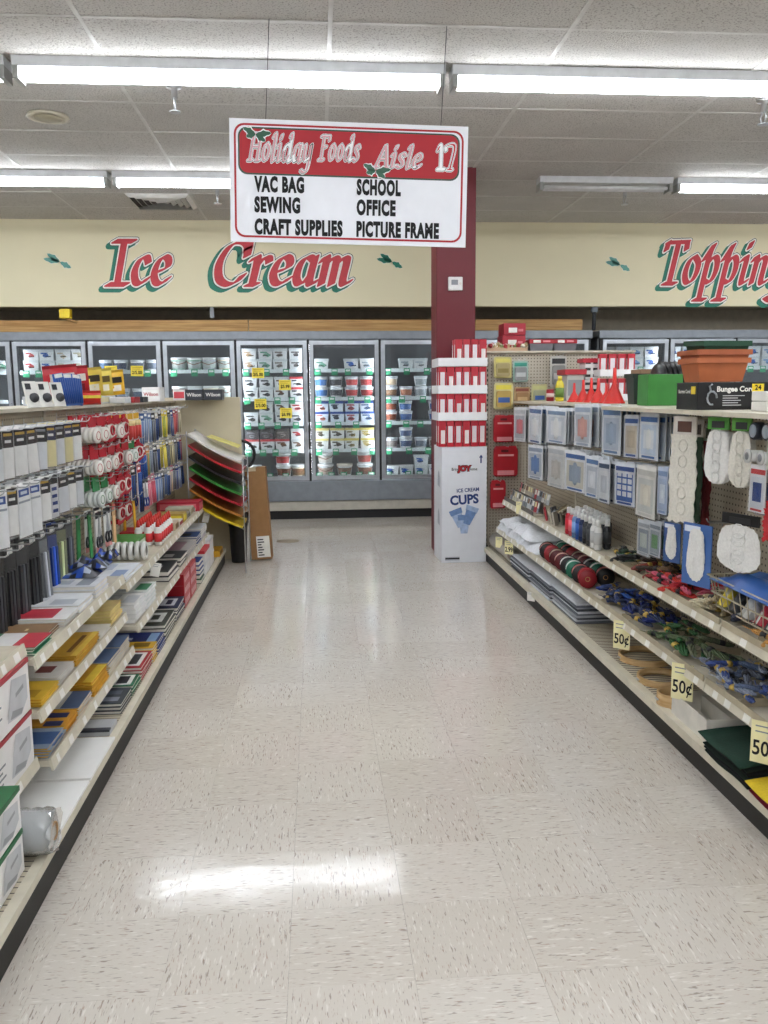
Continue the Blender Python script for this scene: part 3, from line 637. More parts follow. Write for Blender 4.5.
for nm, a, b, xf, z in (('up1', 1.38, 2.61, -.915, .635), ('lo1', 1.38, 2.61, -.90, .265), ('up2', 2.61, 3.84, -.89, .585), ('m2', 2.61, 3.84, -.885, .41), ('lo2', 2.61, 3.84, -.86, .25), ('up3', 3.84, 5.15, -.88, .54), ('mid3', 3.84, 5.15, -.84, .345), ('up4', 5.15, 6.47, -.88, .54), ('mid4', 5.15, 6.47, -.84, .345)):
    shelf(gl, 1, a, b, xf, LPEG+.002, z); SHL[nm] = (xf, z)
# end panel of the left run
ex = ony(240, 397, 7.15).x
o = MB().box(-2.0, ex, 7.14, 7.165, .0, 1.372).build('end_panel', M('#CFC4A8', .55, var=.03), None, bev=.004); tag(o, 'plain beige endcap back panel at far end of the left shelving', 'panel')

gr = empty('gondola_shelving', (0, 0, 0), 'right aisle shelving run with pegboard back, stocked with craft supplies', 'shelving')
YR = [1.6, 2.87, 4.13, 5.45, 6.80]
for a, b in zip(YR[:-1], YR[1:]):
    MB().box(RXB+.02, RPEG, a+.002, b-.002, .095, .115).build('base_deck', PEGW, gr)
    MB().box(RXB-.01, RXB+.03, a+.001, b-.001, .085, .12).build('deck_rail', RAIL, gr)
    MB().box(RXB+.012, RXB+.05, a, b, 0, .085).build('kick_plate', KICK, gr)
    MB().box(RPEG, RPEG+.012, a+.003, b-.003, .1, 1.31).build('pegboard_panel', PEG, gr)
    MB().box(RPEG-.006, RPEG+.04, a-.015, a+.015, 0, 1.31).build('upright', SHELFD, gr)
    MB().box(RPEG-(.30 if a < 2.9 else .12), RPEG+.5, a+.002, b-.002, 1.305, 1.322).build('top_shelf', SHELF, gr)
RU, RM = (1.455, .55), (1.405, .335)
for a, b in zip(YR[:-1], YR[1:]):
    shelf(gr, -1, a, b-(.3 if b > 6.5 else 0), RU[0], RPEG-.002, RU[1]); shelf(gr, -1, a, b-(.3 if b > 6.5 else 0), RM[0], RPEG-.002, RM[1])
for a, b, (xf, z) in ((1.6, 2.87, RU), (2.87, 4.12, RU), (1.6, 2.87, RM), (2.87, 4.3, RM)):
    MB().box(xf-.002, xf+.002, a+.01, b-.01, z-.002, z+.022).build('front_guard', GUARD, gr)
    for k in range(1, 5):
        y = a+(b-a)*k/5; MB().box(xf+.003, RPEG-.03, y-.001, y+.001, z, z+.03).build('tray_divider', GUARD, gr)

# ------------------------------------------------------------------ small product prototypes (face +X, hung at the origin)
def card_proto(w, h, cols, t=.003, sleeve=True, extra=None):
    """cols: list of (z0,z1,hex[,inset]) bands as fractions from the top"""
    mb = MB().box(-t/2, t/2, -w/2, w/2, -h, .008); mats = [M(cols[0][2], .5)]; art = MB(); am = []
    for c in cols[1:]:
        ins = c[3] if len(c) > 3 else 0; art.face([(t/2+.0006+.0002*len(am), y, z) for y, z in ((-w/2*(1-ins), -h*c[1]), (w/2*(1-ins), -h*c[1]), (w/2*(1-ins), -h*c[0]), (-w/2*(1-ins), -h*c[0]))], len(am)); am.append(M(c[2], .5))
    pr = [('card', mb.mesh('card', mats), [('printed_panel', art.mesh('printed_panel', am), [])] if am else [])]
    if extra: pr.append(extra)
    if sleeve: pr.append(('clear_sleeve', MB().box(-t/2-.002, t/2+.004, -w/2-.003, w/2+.003, -h-.004, -.01).mesh('clear_sleeve', SLEEVE), []))
    return pr
def pens(n, w, h, cols, r=.0045, z0=.25, z1=.95):
    mb = MB(); ms = [M(c, .35) for c in cols]
    for k in range(n):
        y = -w/2+w*(k+.5)/n; i = k % len(cols)
        mb.cyl((.006, y, -h*z1), (.006, y, -h*z0), r, n=6, m=i); mb.cyl((.006, y, -h*z1-.012), (.006, y, -h*z1), .001, r, n=6, m=i)
    return ('pens', mb.mesh('pens', ms), [])
def blob(kind):
    pass
def pen_pack(head, cols, w=.065, h=.19, n=4, back='#E6E4DE'): return card_proto(w, h, [(0, 1, back), (0, .24, head), (.08, .16, '#F2F2F0', .4)], extra=pens(n, w*.85, h, cols), sleeve=False)
def scissors(hand, w=.075, h=.2):
    mb = MB()
    for s in (-1, 1):
        mb.tube([(.006, s*.016+.018*math.cos(t)*.9, -h*.74+.026*math.sin(t)) for t in [k*math.pi/5 for k in range(10)]], .005, 5, 0, closed=True)
        mb.hexa([(.003, s*.012-.006, -h*.62), (.008, s*.012-.006, -h*.62), (.008, s*.012+.006, -h*.62), (.003, s*.012+.006, -h*.62)], [(.003, -s*.004-.002, -h*.12), (.008, -s*.004-.002, -h*.12), (.008, -s*.004+.002, -h*.12), (.003, -s*.004+.002, -h*.12)], 1)
    return card_proto(w, h, [(0, 1, '#E9E9E6'), (0, .16, '#26282C'), (.86, 1, '#D08A86')], extra=('scissors', mb.mesh('scissors', [M(hand, .4), STEEL]), []), sleeve=False)
def tape_disp(bodyc, roll='#E8E6DE', R=.042):
    ro = MB().lathe([(R*.55, -.009), (R, -.009), (R, .009), (R*.55, .009), (R*.55, -.009)], 16, (0, .008, -.075), axis='x')
    P = [(-.05, -.02), (.0, -.005), (.03, -.03), (.05, -.075), (.035, -.11), (0, -.123), (-.03, -.112), (-.055, -.13), (-.06, -.118), (-.04, -.09), (-.052, -.055)]
    bd = MB().prism(P, -.012, -.009, 'x').prism(P, .009, .012, 'x')
    q = [(-.02, .0), (.02, .0), (.02, -.04), (-.02, -.04)]; hd = MB().prism(q, -.004, .004, 'x')
    # open the body: rings only
    bd = MB()
    for x in (-.0105, .0105):
        bd.tube([(x, .008+(R*.5)*math.cos(t), -.075+(R*.5)*math.sin(t)) for t in [k*math.pi/6 for k in range(12)]], .006, 5, closed=True)
        bd.prism([(-.06, -.12), (-.05, -.135), (.0, -.128), (.045, -.11), (.05, -.1), (0, -.112)], x-.002, x+.002, 'x'); bd.prism([(-.055, -.03), (0, -.018), (.04, -.035), (.045, -.05), (0, -.04), (-.05, -.045)], x-.002, x+.002, 'x')
    bd.prism([(-.07, -.125), (-.045, -.13), (-.045, -.1), (-.065, -.1)], -.012, .012, 'x')
    return [('tape_roll', ro.mesh('tape_roll', M(roll, .35)), []), ('dispenser', bd.mesh('dispenser', M(bodyc, .35)), []), ('hang_card', hd.mesh('hang_card', M(sh(bodyc, 1.1), .5)), [])]
def tape_rolls(roll, core, head, n=3, R=.035):
    ro = MB(); co = MB()
    for k in range(n):
        x = -.02+k*.02; ro.lathe([(R*.6, x-.008), (R, x-.008), (R, x+.008), (R*.6, x+.008)], 16, (0, 0, -.085), axis='x'); co.lathe([(R*.6, x-.009), (R*.6, x+.009), (R*.52, x+.009), (R*.52, x-.009)], 14, (0, 0, -.085), axis='x')
    hd = MB().box(-.002, .002, -.035, .035, -.045, .008)
    return [('tape_rolls', ro.mesh('tape_rolls', M(roll, .3)), []), ('core', co.mesh('core', M(core, .5)), []), ('header_card', hd.mesh('header_card', M(head, .5)), [])]
def glue_pack(body, cap, n=2, head='#E0B030'):
    mb = MB()
    for k in range(n):
        y = -.02+.04*k; mb.cyl((.01, y, -.15), (.01, y, -.07), .013, n=10); mb.cyl((.01, y, -.07), (.01, y, -.04), .011, n=10, m=1)
    return card_proto(.085, .165, [(0, 1, '#F0EADB'), (0, .2, head)], extra=('glue_sticks', mb.mesh('glue_sticks', [M(body, .35), M(cap, .35)]), []), sleeve=False)
def brush_bag(col, h=.30, w=.07):
    mb = MB()
    for k in range(3):
        y = -w*.28+w*.28*k; mb.hexa([(0, y-.008, -h*.97), (.012, y-.008, -h*.97), (.012, y+.008, -h*.97), (0, y+.008, -h*.97)], [(.002, y-.006, -h*.3), (.01, y-.006, -h*.3), (.01, y+.006, -h*.3), (.002, y+.006, -h*.3)], k % 2)
    return card_proto(w, h, [(0, 1, sh(col, .9)), (0, .14, '#202124'), (.03, .1, '#D8D8D4', .5)], extra=('contents', mb.mesh('contents', [M(col, .35), M(sh(col, 1.7), .35)]), []))
PB = {}
def PK(key):
    if key in PB: return PB[key]
    k = key.split(':'); a = k[1:]
    if k[0] == 'blade': p = card_proto(.078, .165, [(0, 1, a[0]), (0, .36, a[1]), (.06, .12, a[2], .25), (.2, .26, '#EEEEEC', .45)])
    elif k[0] == 'oval': p = card_proto(.09, .19, [(0, 1, '#F2F3F4'), (.08, .22, '#24509C', .2), (.12, .18, '#DDE6F4', .5), (.3, .34, '#9AA2AC', .1)])
    elif k[0] == 'spot': p = card_proto(.06, .17, [(0, 1, '#DFE2E6'), (0, .2, '#16181C'), (.28, .36, '#1F3F86', .3), (.45, .53, '#1F3F86', .3), (.62, .7, '#1F3F86', .3), (.8, .88, '#1F3F86', .3)])
    elif k[0] == 'pen': p = pen_pack(a[0], a[1].split(','))
    elif k[0] == 'sci': p = scissors(a[0])
    elif k[0] == 'disp': p = tape_disp(a[0])
    elif k[0] == 'roll': p = tape_rolls(a[0], a[1], a[2])
    elif k[0] == 'glue': p = glue_pack(a[0], a[1])
    elif k[0] == 'brush': p = brush_bag(a[0])
    elif k[0] == 'ruler': p = card_proto(.035, .32, [(0, 1, a[0]), (0, .1, a[1]), (.2, .9, sh(a[0], 1.25), .4)], sleeve=False)
    PB[key] = p; return p
DESC = {'blade': 'craft blade card', 'oval': 'white pack with blue oval', 'spot': 'blue-spotted marker pack', 'pen': 'carded pen pack', 'sci': 'carded scissors', 'disp': 'tape dispenser', 'roll': 'tape roll pack', 'glue': 'glue stick card', 'brush': 'long dark brush bag', 'ruler': 'long ruler'}
CATS = {'blade': 'blade pack', 'oval': 'blade pack', 'spot': 'marker pack', 'pen': 'pen pack', 'sci': 'scissors', 'disp': 'tape', 'roll': 'tape', 'glue': 'glue', 'brush': 'brush pack', 'ruler': 'ruler'}
CN = [('#B8202C', 'red'), ('#1E4C9A', 'blue'), ('#2E7D46', 'green'), ('#F2D42C', 'yellow'), ('#26282C', 'black'), ('#E8E6DE', 'white'), ('#8E9298', 'grey'), ('#D98A3A', 'orange'), ('#D87A92', 'pink'), ('#6B4A38', 'brown')]
def cname(h):
    c = [int(h[i:i+2], 16) for i in (1, 3, 5)]
    return min(CN, key=lambda q: sum((int(q[0][i:i+2], 16)-c[j])**2 for j, i in enumerate((1, 3, 5))))[1]
cnt = [0]
def hang(rowname, seq, y0, dy, z, n, dx, x0=.07, zj=.0, area='left pegboard', turn=.22):
    """one hook per entry of seq, n packs deep"""
    for i, key in enumerate(seq):
        if not key: continue
        y = y0+dy*i; zz = z+u(-zj, zj); part('peg_hook', HOOK, gl, (LPEG, y, zz))
        kd = key.split(':')[0]; c = cname(key.split(':')[1]) if ':' in key else ''
        for k in range(n):
            x = LPEG+x0+dx*k; lab = f'{c} {DESC[kd]}, {ORD[n-1-k]} from front on {ORD[i]} hook, {rowname}, {area}'.strip()
            inst(CATS[kd].replace(' ', '_'), PK(key), (x, y+u(-.004, .004), zz-.003), lab, CATS[kd], f'{DESC[kd]}s hanging on the left pegboard', (u(-.04, .04), u(-.03, .03), -turn+u(-.1, .1)))
bw, bd_, bg = 'blade:#F2F2F0:#131418:#C9A23A', 'blade:#DDE0E4:#131418:#8E9298', 'blade:#E6DDA8:#1E2A50:#C9A23A'
hang('near top row', [bd_, bd_, bw, bw, bw, bd_, bg, bd_, bg, bw], 2.75, .118, 1.285, 3, .035)
hang('near middle row', ['oval', 'oval', bw, 'oval', 'oval', bw, 'spot', bd_, bw, bd_], 2.75, .118, 1.085, 3, .035)
hang('near bottom row', ['brush:#1F2023', 'brush:#26272B', 'brush:#1F2023', 'brush:#303236', 'brush:#1F2023', 'brush:#7C7F84', 'brush:#1E3F8C', 'brush:#8A9070', 'brush:#4C5058', None], 2.75, .118, .885, 2, .05)
td, rw, rg = 'disp:#B01E2C', 'roll:#E6E4DC:#B01E2C:#B01E2C', 'roll:#DDE2DE:#2E7D46:#2E7D46'
hang('tape top row', [rw, rw, td, rw, td, 'glue:#C23A34:#E8D8A0', 'glue:#C23A34:#E8D8A0'], 4.02, .16, 1.30, 3, .045)
hang('tape second row', [rw, rw, rw, td, rw, rg, td], 4.02, .16, 1.15, 3, .045)
hang('tape third row', [rg, rg, rw, td, td, 'pen:#26282C:#1E4C9A,#26282C', 'pen:#B8202C:#1E4C9A,#1E4C9A'], 4.02, .16, 1.0, 3, .045)
hang('tape bottom row', ['ruler:#2E7D46:#2E7D46', 'sci:#2A2C30', 'sci:#2A2C30', 'ruler:#C9A47A:#D87A72', td, td, 'ruler:#D8A52E:#B88A2A'], 4.02, .16, .835, 2, .05)
cg = ['pen:#3E5E96:#3E6DB0,#A8B4C4', 'pen:#5E7AA8:#A8B4C4,#5E7AA8', 'pen:#2A2C30:#3A3C42,#8E9298', 'pen:#DDD6C4:#26282C,#1E4C9A', 'pen:#E8D23A:#E8D23A,#2E7D46', 'pen:#E8D23A:#E8D23A,#F2E27A', 'pen:#1E3F8C:#1E3F8C,#8E9298', 'pen:#A83440:#B8202C,#D87A72', 'pen:#A83440:#B8202C,#8E9298', 'pen:#B8AE8A:#8A8466,#D8D0B0']
hang('far top row', [cg[0], cg[0], cg[1], cg[1], cg[2], cg[3], cg[2], cg[4], cg[5], cg[2], cg[6], cg[7], cg[8], cg[9]], 5.16, .118, 1.295, 2, .06, zj=.012)
hang('far middle row', ['pen:#B8202C:#1E4C9A,#1E3F8C', 'pen:#B8202C:#1E4C9A,#2C5FB0', 'pen:#C98A4A:#C98A4A,#6F9A6A', 'pen:#8E9298:#A8B4C4,#5E6A80', cg[2], cg[3], 'pen:#E6DCB0:#E8D23A,#26282C', cg[5], cg[2], 'pen:#D8C898:#26282C,#D8C898', cg[9], cg[2], cg[3], cg[8]], 5.16, .118, 1.085, 2, .06, zj=.012)
hang('far bottom row', ['pen:#26282C:#1E3F8C,#26282C', 'sci:#1E3F8C', 'pen:#D87A92:#D8607A,#E8A0A8', 'pen:#D87A92:#D8607A,#C8404A', cg[0], cg[1], cg[2], 'pen:#8E9298:#5E6A80,#3E5E96', cg[3], 'pen:#D87A92:#E8C8A0,#8E9298', cg[2], cg[6], cg[1], cg[3]], 5.16, .118, .885, 2, .06, zj=.012)

# ------------------------------------------------------------------ flat goods on the left shelves
def flat(name, cat, y0, y1, z, xf, depth, t, n, cover, label, art=None, pages='#E9E5DA', bands=(), rot=.02, group=None, s=1):
    """a pile of n flat items lying from the front edge xf backwards; art: list of (u0,u1,v0,v1,hex) on the top face, u along depth from the front"""
    w = y1-y0; pm = M(pages, .6); cm = M(cover, .45)
    for k in range(n):
        mb = MB().box(-depth, 0, -w/2, w/2, 0, t, 0, None); c = t*.14
        body = MB().box(-depth+.003, -.003, -w/2+.003, w/2-.003, c, t-c)
        cov = MB().box(-depth, 0, -w/2, w/2, t-c, t).box(-depth, 0, -w/2, w/2, 0, c)
        pr = [('cover', cov.mesh('cover', cm), []), ('pages', body.mesh('pages', pm), [])]
        if art and k >= n-2:
            am = MB(); ms = []
            for u0, u1, v0, v1, hx in art:
                zz = t+.0006+.0003*len(ms); am.face([(-depth*u0, -w/2+w*v0, zz), (-depth*u0, -w/2+w*v1, zz), (-depth*u1, -w/2+w*v1, zz), (-depth*u1, -w/2+w*v0, zz)], len(ms)); ms.append(M(hx, .45))
            pr[0][2].append(('printed_panel', am.mesh('printed_panel', ms), []))
        lab = label if n == 1 else f'{label}, {"topmost" if k == n-1 else ORD[n-1-k]+" from top"}'
        inst(name, pr, (xf-s*u(0, .012), (y0+y1)/2+u(-.004, .004), z+k*(t+.0006)), lab, cat, group or (label+' pile' if n > 1 else None), (0, 0, (0 if s > 0 else math.pi)+u(-rot, rot)))
def S_(n): return SHL[n][0]-.008, SHL[n][1]
art1 = [(.05, .6, .1, .9, '#F0F0EC'), (.12, .3, .2, .8, '#3A3C42')]
# deck
xd, zd = LX-.03, .119
o = MB().box(-.36, 0, -.172, .172, 0, .012).mesh('foam_board', M('#F1F1EF', .45, var=.02))
for k, (y, z) in enumerate(((2.54, 0), (2.90, .0), (2.80, .013))):
    if k == 2: continue
    tag(part('foam_board', o, None, (xd+.028, y, zd+z), (0, 0, 0)), ['white foam board lying on the left base deck, nearest the bubble wrap', 'white foam board on the left base deck, further from camera'][k], 'board', 'white foam boards')
t = empty('picture_frame', (xd+.0, 3.17, zd), 'silver grey poster frame on left base deck beyond the foam boards', 'picture frame')
MB().box(-.36, 0, -.06, .06, 0, .02).build('frame', M('#B9BBBE', .35), t); MB().box(-.12, 0, -.066, -.04, .018, .026).build('corner_guard', M('#3C4048', .5), t); MB().box(-.3, -.05, -.04, .045, .02, .0215).build('glazing', M('#D4D6D8', .15), t)
t = empty('document_tray', (-1.10, 2.55, zd+.0125), 'black slotted plastic tray at back of the left base deck', 'tray')
MB().box(-.06, .06, -.16, .16, 0, .012).build('base', BLACK, t)
for k in range(3): MB().box(-.055+.045*k, -.04+.045*k, -.16, .16, .012, .035).build('rib', M('#2B2E38', .4), t)
flat('composition_book', 'book', 3.33, 3.52, zd, xd, .26, .014, 3, '#3A4048', 'dark grey covered notebook on left base deck', [(.55, .95, .1, .9, '#7A8A60'), (.08, .45, .15, .4, '#8C92A0'), (.1, .4, .55, .8, '#5A6270')])
flat('composition_book', 'book', 3.54, 3.70, zd, xd, .26, .014, 3, '#1F6A48', 'green notebook with white label on left base deck', art1)
flat('composition_book', 'book', 3.73, 3.98, zd, xd, .26, .015, 4, '#B0202E', 'red bordered notebook with white label on left base deck', art1)
flat('composition_book', 'book', 3.99, 4.10, zd, xd, .26, .014, 5, '#E2B52C', 'yellow notebook on left base deck', [(.1, .4, .2, .8, '#8A6A20')])
flat('composition_book', 'book', 4.12, 4.32, zd, xd, .27, .014, 4, '#1C2F78', 'navy blue notebook on left base deck', [(.05, .22, .1, .9, '#8FB4DC'), (.5, .6, .3, .5, '#C8D4E8')])
flat('composition_book', 'book', 4.36, 4.68, zd, xd, .27, .02, 4, '#4A5048', 'dark green composition book on left base deck', [(.1, .45, .2, .8, '#E4E6E2'), (.2, .35, .35, .65, '#3A403A')])
flat('composition_book', 'book', 4.72, 5.0, zd, xd, .27, .02, 4, '#26304E', 'navy composition book with white lettering on left base deck', [(.1, .4, .2, .8, '#DDE0E6'), (.18, .3, .3, .7, '#26304E')])
bx = MB().box(-.1, 0, -.125, .125, 0, .068, 0, {'r': 1, 't': 0}).mesh('carton', [M('#9E1622', .35), M('#C63540', .35)])
bl2 = MB(); 
for k in range(4): bl2.face([(.0008, -.1+.05*k, .015), (.0008, -.065+.05*k, .015), (.0008, -.065+.05*k, .05), (.0008, -.1+.05*k, .05)])
bl2 = bl2.mesh('printed_panel', M('#E8B8BC', .4))
for c in range(2):
    for k in range(3 if c == 0 else 3):
        for d in range(2):
            inst('crayon_carton', [('carton', bx, [('printed_panel', bl2, [])])], (xd-.01-.115*d, 5.15+.26*c, zd+.069*k), f'glossy red carton, {ORD[k]} layer, {["near", "far"][c]} stack, {["front", "back"][d]} row, on left base deck', 'carton', 'red cartons stacked on the left base deck', (0, 0, u(-.01, .01)))
flat('binder', 'binder', 5.68, 5.86, zd, xd, .26, .03, 2, '#2A5A3A', 'green binder on left base deck past the red cartons'); flat('binder', 'binder', 5.68, 5.86, zd+.064, xd, .26, .03, 3, '#1F4486', 'blue binder on left base deck past the red cartons')
for k, (y0, y1, z0, hh) in enumerate(((5.9, 6.2, 0, .09), (5.92, 6.2, .09, .09), (6.22, 6.45, 0, .10), (6.22, 6.44, .10, .11))):
    b = MB().box(-.27, 0, 0, y1-y0, 0, hh); lidm = MB().box(-.273, .003, -.003, y1-y0+.003, hh-.02, hh+.001)
    inst('stationery_box', [('box', b.mesh('box', M('#E2E2E0', .5)), []), ('lid', lidm.mesh('lid', M(['#D8DADC', '#C8383E', '#E6E6E2', '#DADCDE'][k], .5)), [])], (xd-.005, y0, zd+z0+.001), ['white stationery box with grey lid low on left deck', 'white stationery box with red lid on left deck', 'plain white box at far end of left deck', 'upper white box at far end of left deck'][k], 'box', 'white stationery boxes on the left deck')
o = inst('small_yellow_box', [('box', MB().box(-.12, 0, 0, .22, 0, .05).mesh('box', M('#D8A22E', .5)), []), ('printed_panel', MB().box(0, .001, .03, .19, .01, .04).mesh('printed_panel', M('#7A5A20', .5)), [])], (LX-.01, 6.62, zd), 'small yellow box at the far corner of the left base deck', 'box')
# S1 boxes (white with red, white with green)
def big_box(y0, y1, xf, z, w, h, band, label, group):
    L = y1-y0; t = empty('kleenex_box' if 0 else 'pack_box', (xf, y0, z), label, 'box', group)
    MB().box(-w, 0, 0, L, 0, h).build('carton', M('#EFEDEB', .4, var=.03), t, bev=.003)
    MB().box(-w-.001, .0012, -.001, L+.001, h-.012, h+.0012).build('lid_band', M(band, .4), t)
    mb = MB(); hx = [(.5, .18), (.78, .1), (.93, .3), (.93, .75), (.62, .88), (.55, .5)]
    mb.face([(.0018, L*a, h*b) for a, b in hx]); mb.build('product_picture', M('#C9CBCE', .4), t)
    mb = MB(); mb.face([(.0024, L*a, h*b) for a, b in ((.55, .2), (.78, .12), (.82, .2), (.6, .32))]); mb.face([(.0024, L*a, h*b) for a, b in ((.68, .5), (.85, .55), (.85, .63), (.68, .58))]); mb.build('picture_shadow', M('#9A9DA1', .4), t)
    mb = MB()
    for k in range(4): mb.face([(.0018, L*a, h*b) for a, b in ((.1, .6-.1*k), (.4-.06*(k % 2), .6-.1*k), (.4-.06*(k % 2), .56-.1*k), (.1, .56-.1*k))])
    mb.build('print_lines', M('#8C8E92', .5), t)
    me = text_mesh('150', .04, .0008, mat=INK); part('count_lettering', me, t, (.0022, L*.2, h*.14), RL)
    # same artwork on the near end
    mb = MB(); mb.face([(-w*.9, -.0015, h*.15), (-w*.3, -.0015, h*.15), (-w*.2, -.0015, h*.6), (-w*.6, -.0015, h*.8)]); mb.build('end_picture', M('#C9CBCE', .4), t)
xf, z = S_('lo1')
for c in range(3):
    for k in range(2): big_box(2.585-.40*(c+1)+.005, 2.585-.40*c, xf+.004, z+.001+.168*k, .24, .165, '#A61E30', f'white box with dark red lid band, {["lower", "upper"][k]} layer, {["far", "middle", "near"][c]} stack, near left shelf', 'white and red boxes')
for c in range(3):
    for k in range(2): big_box(2.205-.33*(c+1)+.005, 2.205-.33*c, LX-.042, zd+.001+.122*k, .22, .119, '#1F6A3C', f'white box with green top, {["lower", "upper"][k]} layer, {["far", "middle", "near"][c]} stack, left base deck', 'white and green boxes')
# bubble wrap roll
t = empty('bubble_wrap_roll', (-.868, 2.285, zd), 'roll of clear bubble wrap lying on the near left base deck', 'bubble wrap')
BW = clear('bubble_film', .3, .25, .15)
def lumpy_roll(R, amp, L, nz, na, seed):
    rg = random.Random(seed); mb = MB()
    for i_ in range(nz+1):
        for k in range(na):
            rr_ = R+rg.uniform(-amp, amp); a_ = 2*math.pi*k/na; mb.v.append((-L/2+L*i_/nz+(rg.uniform(-.008, .008) if i_ in (0, nz) else 0), rr_*math.cos(a_), R+.004+rr_*math.sin(a_)*(1 if math.sin(a_) > -.9 else .96)))
    for i_ in range(nz):
        for k in range(na): q = (k+1) % na; mb.fi((i_*na+k, i_*na+q, (i_+1)*na+q, (i_+1)*na+k), 0, True)
    mb.fi(range(na)); mb.fi(range(nz*na+na-1, nz*na-1, -1)); return mb
lumpy_roll(.056, .003, .21, 16, 30, 1).build('rolled_film', M('#C4C6C5', .2, var=.4, scale=60, bump=1.0), t, (0, 0, .006))
lumpy_roll(.063, .0035, .22, 16, 30, 2).build('outer_wrap', BW, t)
MB().lathe([(.022, -.112), (.026, -.112), (.026, .112), (.022, .112), (.022, -.112)], 16, (0, 0, .067), axis='x').build('core_tube', KRAFT, t)
# lo2
xf, z = S_('lo2')
ENVA = [(.0, .22, 0, 1, '#4E6488'), (.25, .8, .12, .7, '#E1E1DE')]
flat('envelope_pack', 'envelopes', 2.63, 2.80, z, xf, .3, .008, 4, '#8E9EB0', 'grey blue mailer pack on lowest left shelf', [(.0, .4, .2, .8, '#3E5E90'), (.45, .9, .1, .9, '#C2C6CA')], '#D9A93F')
flat('envelope_pack', 'envelopes', 2.81, 2.96, z, xf, .3, .008, 4, '#D69A30', 'orange mailer with navy stripes on lowest left shelf', [(.05, .25, .0, .3, '#26305E'), (.05, .3, .5, .8, '#26305E')], '#D9A93F')
flat('envelope_pack', 'envelopes', 2.98, 3.16, z, xf, .3, .008, 4, '#D6D4CE', 'white envelope pack with blue end on lowest left shelf, near', ENVA, '#D9A93F')
flat('envelope_pack', 'envelopes', 3.18, 3.40, z, xf, .3, .009, 6, '#E0A830', 'golden bubble mailer on lowest left shelf', [(.0, .12, 0, 1, '#F2D24A'), (.2, .7, .15, .85, '#D8922E')], '#D9A93F')
flat('envelope_pack', 'envelopes', 3.42, 3.62, z, xf, .3, .009, 6, '#CFCDC8', 'white envelope pack with blue end on lowest left shelf, middle', ENVA, '#D9C08A')
flat('envelope_pack', 'envelopes', 3.63, 3.82, z, xf, .3, .009, 6, '#CFCDC8', 'white envelope pack with blue end on lowest left shelf, far', ENVA, '#D9C08A')
# m2
xf, z = S_('m2')
flat('envelope_pack', 'envelopes', 2.66, 2.84, z, xf, .28, .008, 3, '#E8C040', 'yellow envelope pack on second left shelf nearest camera', [(.1, .5, .1, .5, '#C89A28')], '#D9A93F')
flat('paper_pack', 'paper', 2.86, 3.04, z, xf, .28, .007, 4, '#DCDAD6', 'white paper pack with maroon stripe on second left shelf', [(.15, .35, .3, .7, '#7A3A40')])
flat('envelope_pack', 'envelopes', 3.06, 3.38, z, xf, .29, .008, 5, '#DDAF42', 'manila envelope pack with dark print on second left shelf', [(.12, .18, .15, .85, '#7A4A20'), (.5, .75, .35, .75, '#5A3A22'), (.0, .08, 0, 1, '#F0CE58')], '#D9A93F')
flat('paper_pack', 'paper', 3.40, 3.58, z, xf, .29, .006, 3, '#EDEBE6', 'plain white paper pack on second left shelf')
flat('paper_pack', 'paper', 3.60, 3.80, z, xf, .28, .0135, 5, '#E6CE8A', 'cream legal pad on second left shelf', None, '#EBD98E')
# up2
xf, z = S_('up2')
flat('spiral_notebook', 'notebook', 2.65, 2.82, z, xf, .26, .008, 3, '#2E7D56', 'green and white notebook on upper left shelf', [(.0, .3, 0, 1, '#C03040'), (.3, .6, 0, 1, '#E8E8E6')])
flat('spiral_notebook', 'notebook', 2.84, 2.97, z, xf-.02, .26, .008, 2, '#8A6B48', 'brown covered notebook on upper left shelf', [(.3, .34, .3, .5, '#D8C898')])
flat('spiral_notebook', 'notebook', 2.98, 3.15, z, xf, .27, .009, 3, '#E4E4E2', 'white spiral notebook with red cover panel on upper left shelf', [(.2, .95, .1, .9, '#B8283A')])
flat('paper_pack', 'paper', 3.17, 3.38, z, xf, .29, .014, 2, '#E2E4E6', 'white wrapped paper pack on upper left shelf, near', [(.1, .4, .1, .5, '#B9BEC6'), (.5, .8, .4, .9, '#C6CAD0')])
flat('paper_pack', 'paper', 3.40, 3.60, z, xf, .28, .016, 3, '#DADCE0', 'white wrapped paper pack on upper left shelf, far', [(.1, .3, .1, .9, '#8E949E'), (.4, .7, .2, .6, '#A6ACB6')])
def lumpbag(name, y0, y1, x0, x1, z, h, cols, label, cat, group=None, parts=()):
    mb = MB(); nx, ny = 8, 8; 
    for j in range(ny+1):
        for i in range(nx+1):
            a, b = i/nx, j/ny; e = min(1, 4*min(a, 1-a))*min(1, 4*min(b, 1-b)); mb.v.append((x0+(x1-x0)*a, y0+(y1-y0)*b, z+.003+h*(e**.5)*(.6+.4*math.sin(a*9+b*4)*math.cos(b*7-a*3))*u(.85, 1.1)))
    for j in range(ny):
        for i in range(nx): q = j*(nx+1)+i; mb.fi((q, q+1, q+nx+2, q+nx+1), random.choice(range(len(cols))) if len(cols) > 1 and random.random() < .55 else 0, True)
    k = len(mb.v); mb.v += [(x0, y0, z+.001), (x1, y0, z+.001), (x1, y1, z+.001), (x0, y1, z+.001)]; mb.fi((k+3, k+2, k+1, k))
    o = mb.build(name, [M(c, .3) for c in cols]); tag(o, label, cat, group); return o
for k in range(3): lumpbag('pencil_pouch', 3.55+.09*k, 3.76+.04*k, -1.16+.08*k, xf-.005-.02*(2-k), z+.0+.018*k if 0 else z+.052*(k > 0)+.02*(k > 1) if 0 else z+.05+.022*k, .042, ['#23262E', '#1F46A8', '#2550B0', '#9AA4B8'], f'glossy black and blue pencil pouch, {["bottom", "middle", "top"][k]} of pile on upper left shelf', 'pencil pouch', 'black and blue pouches')
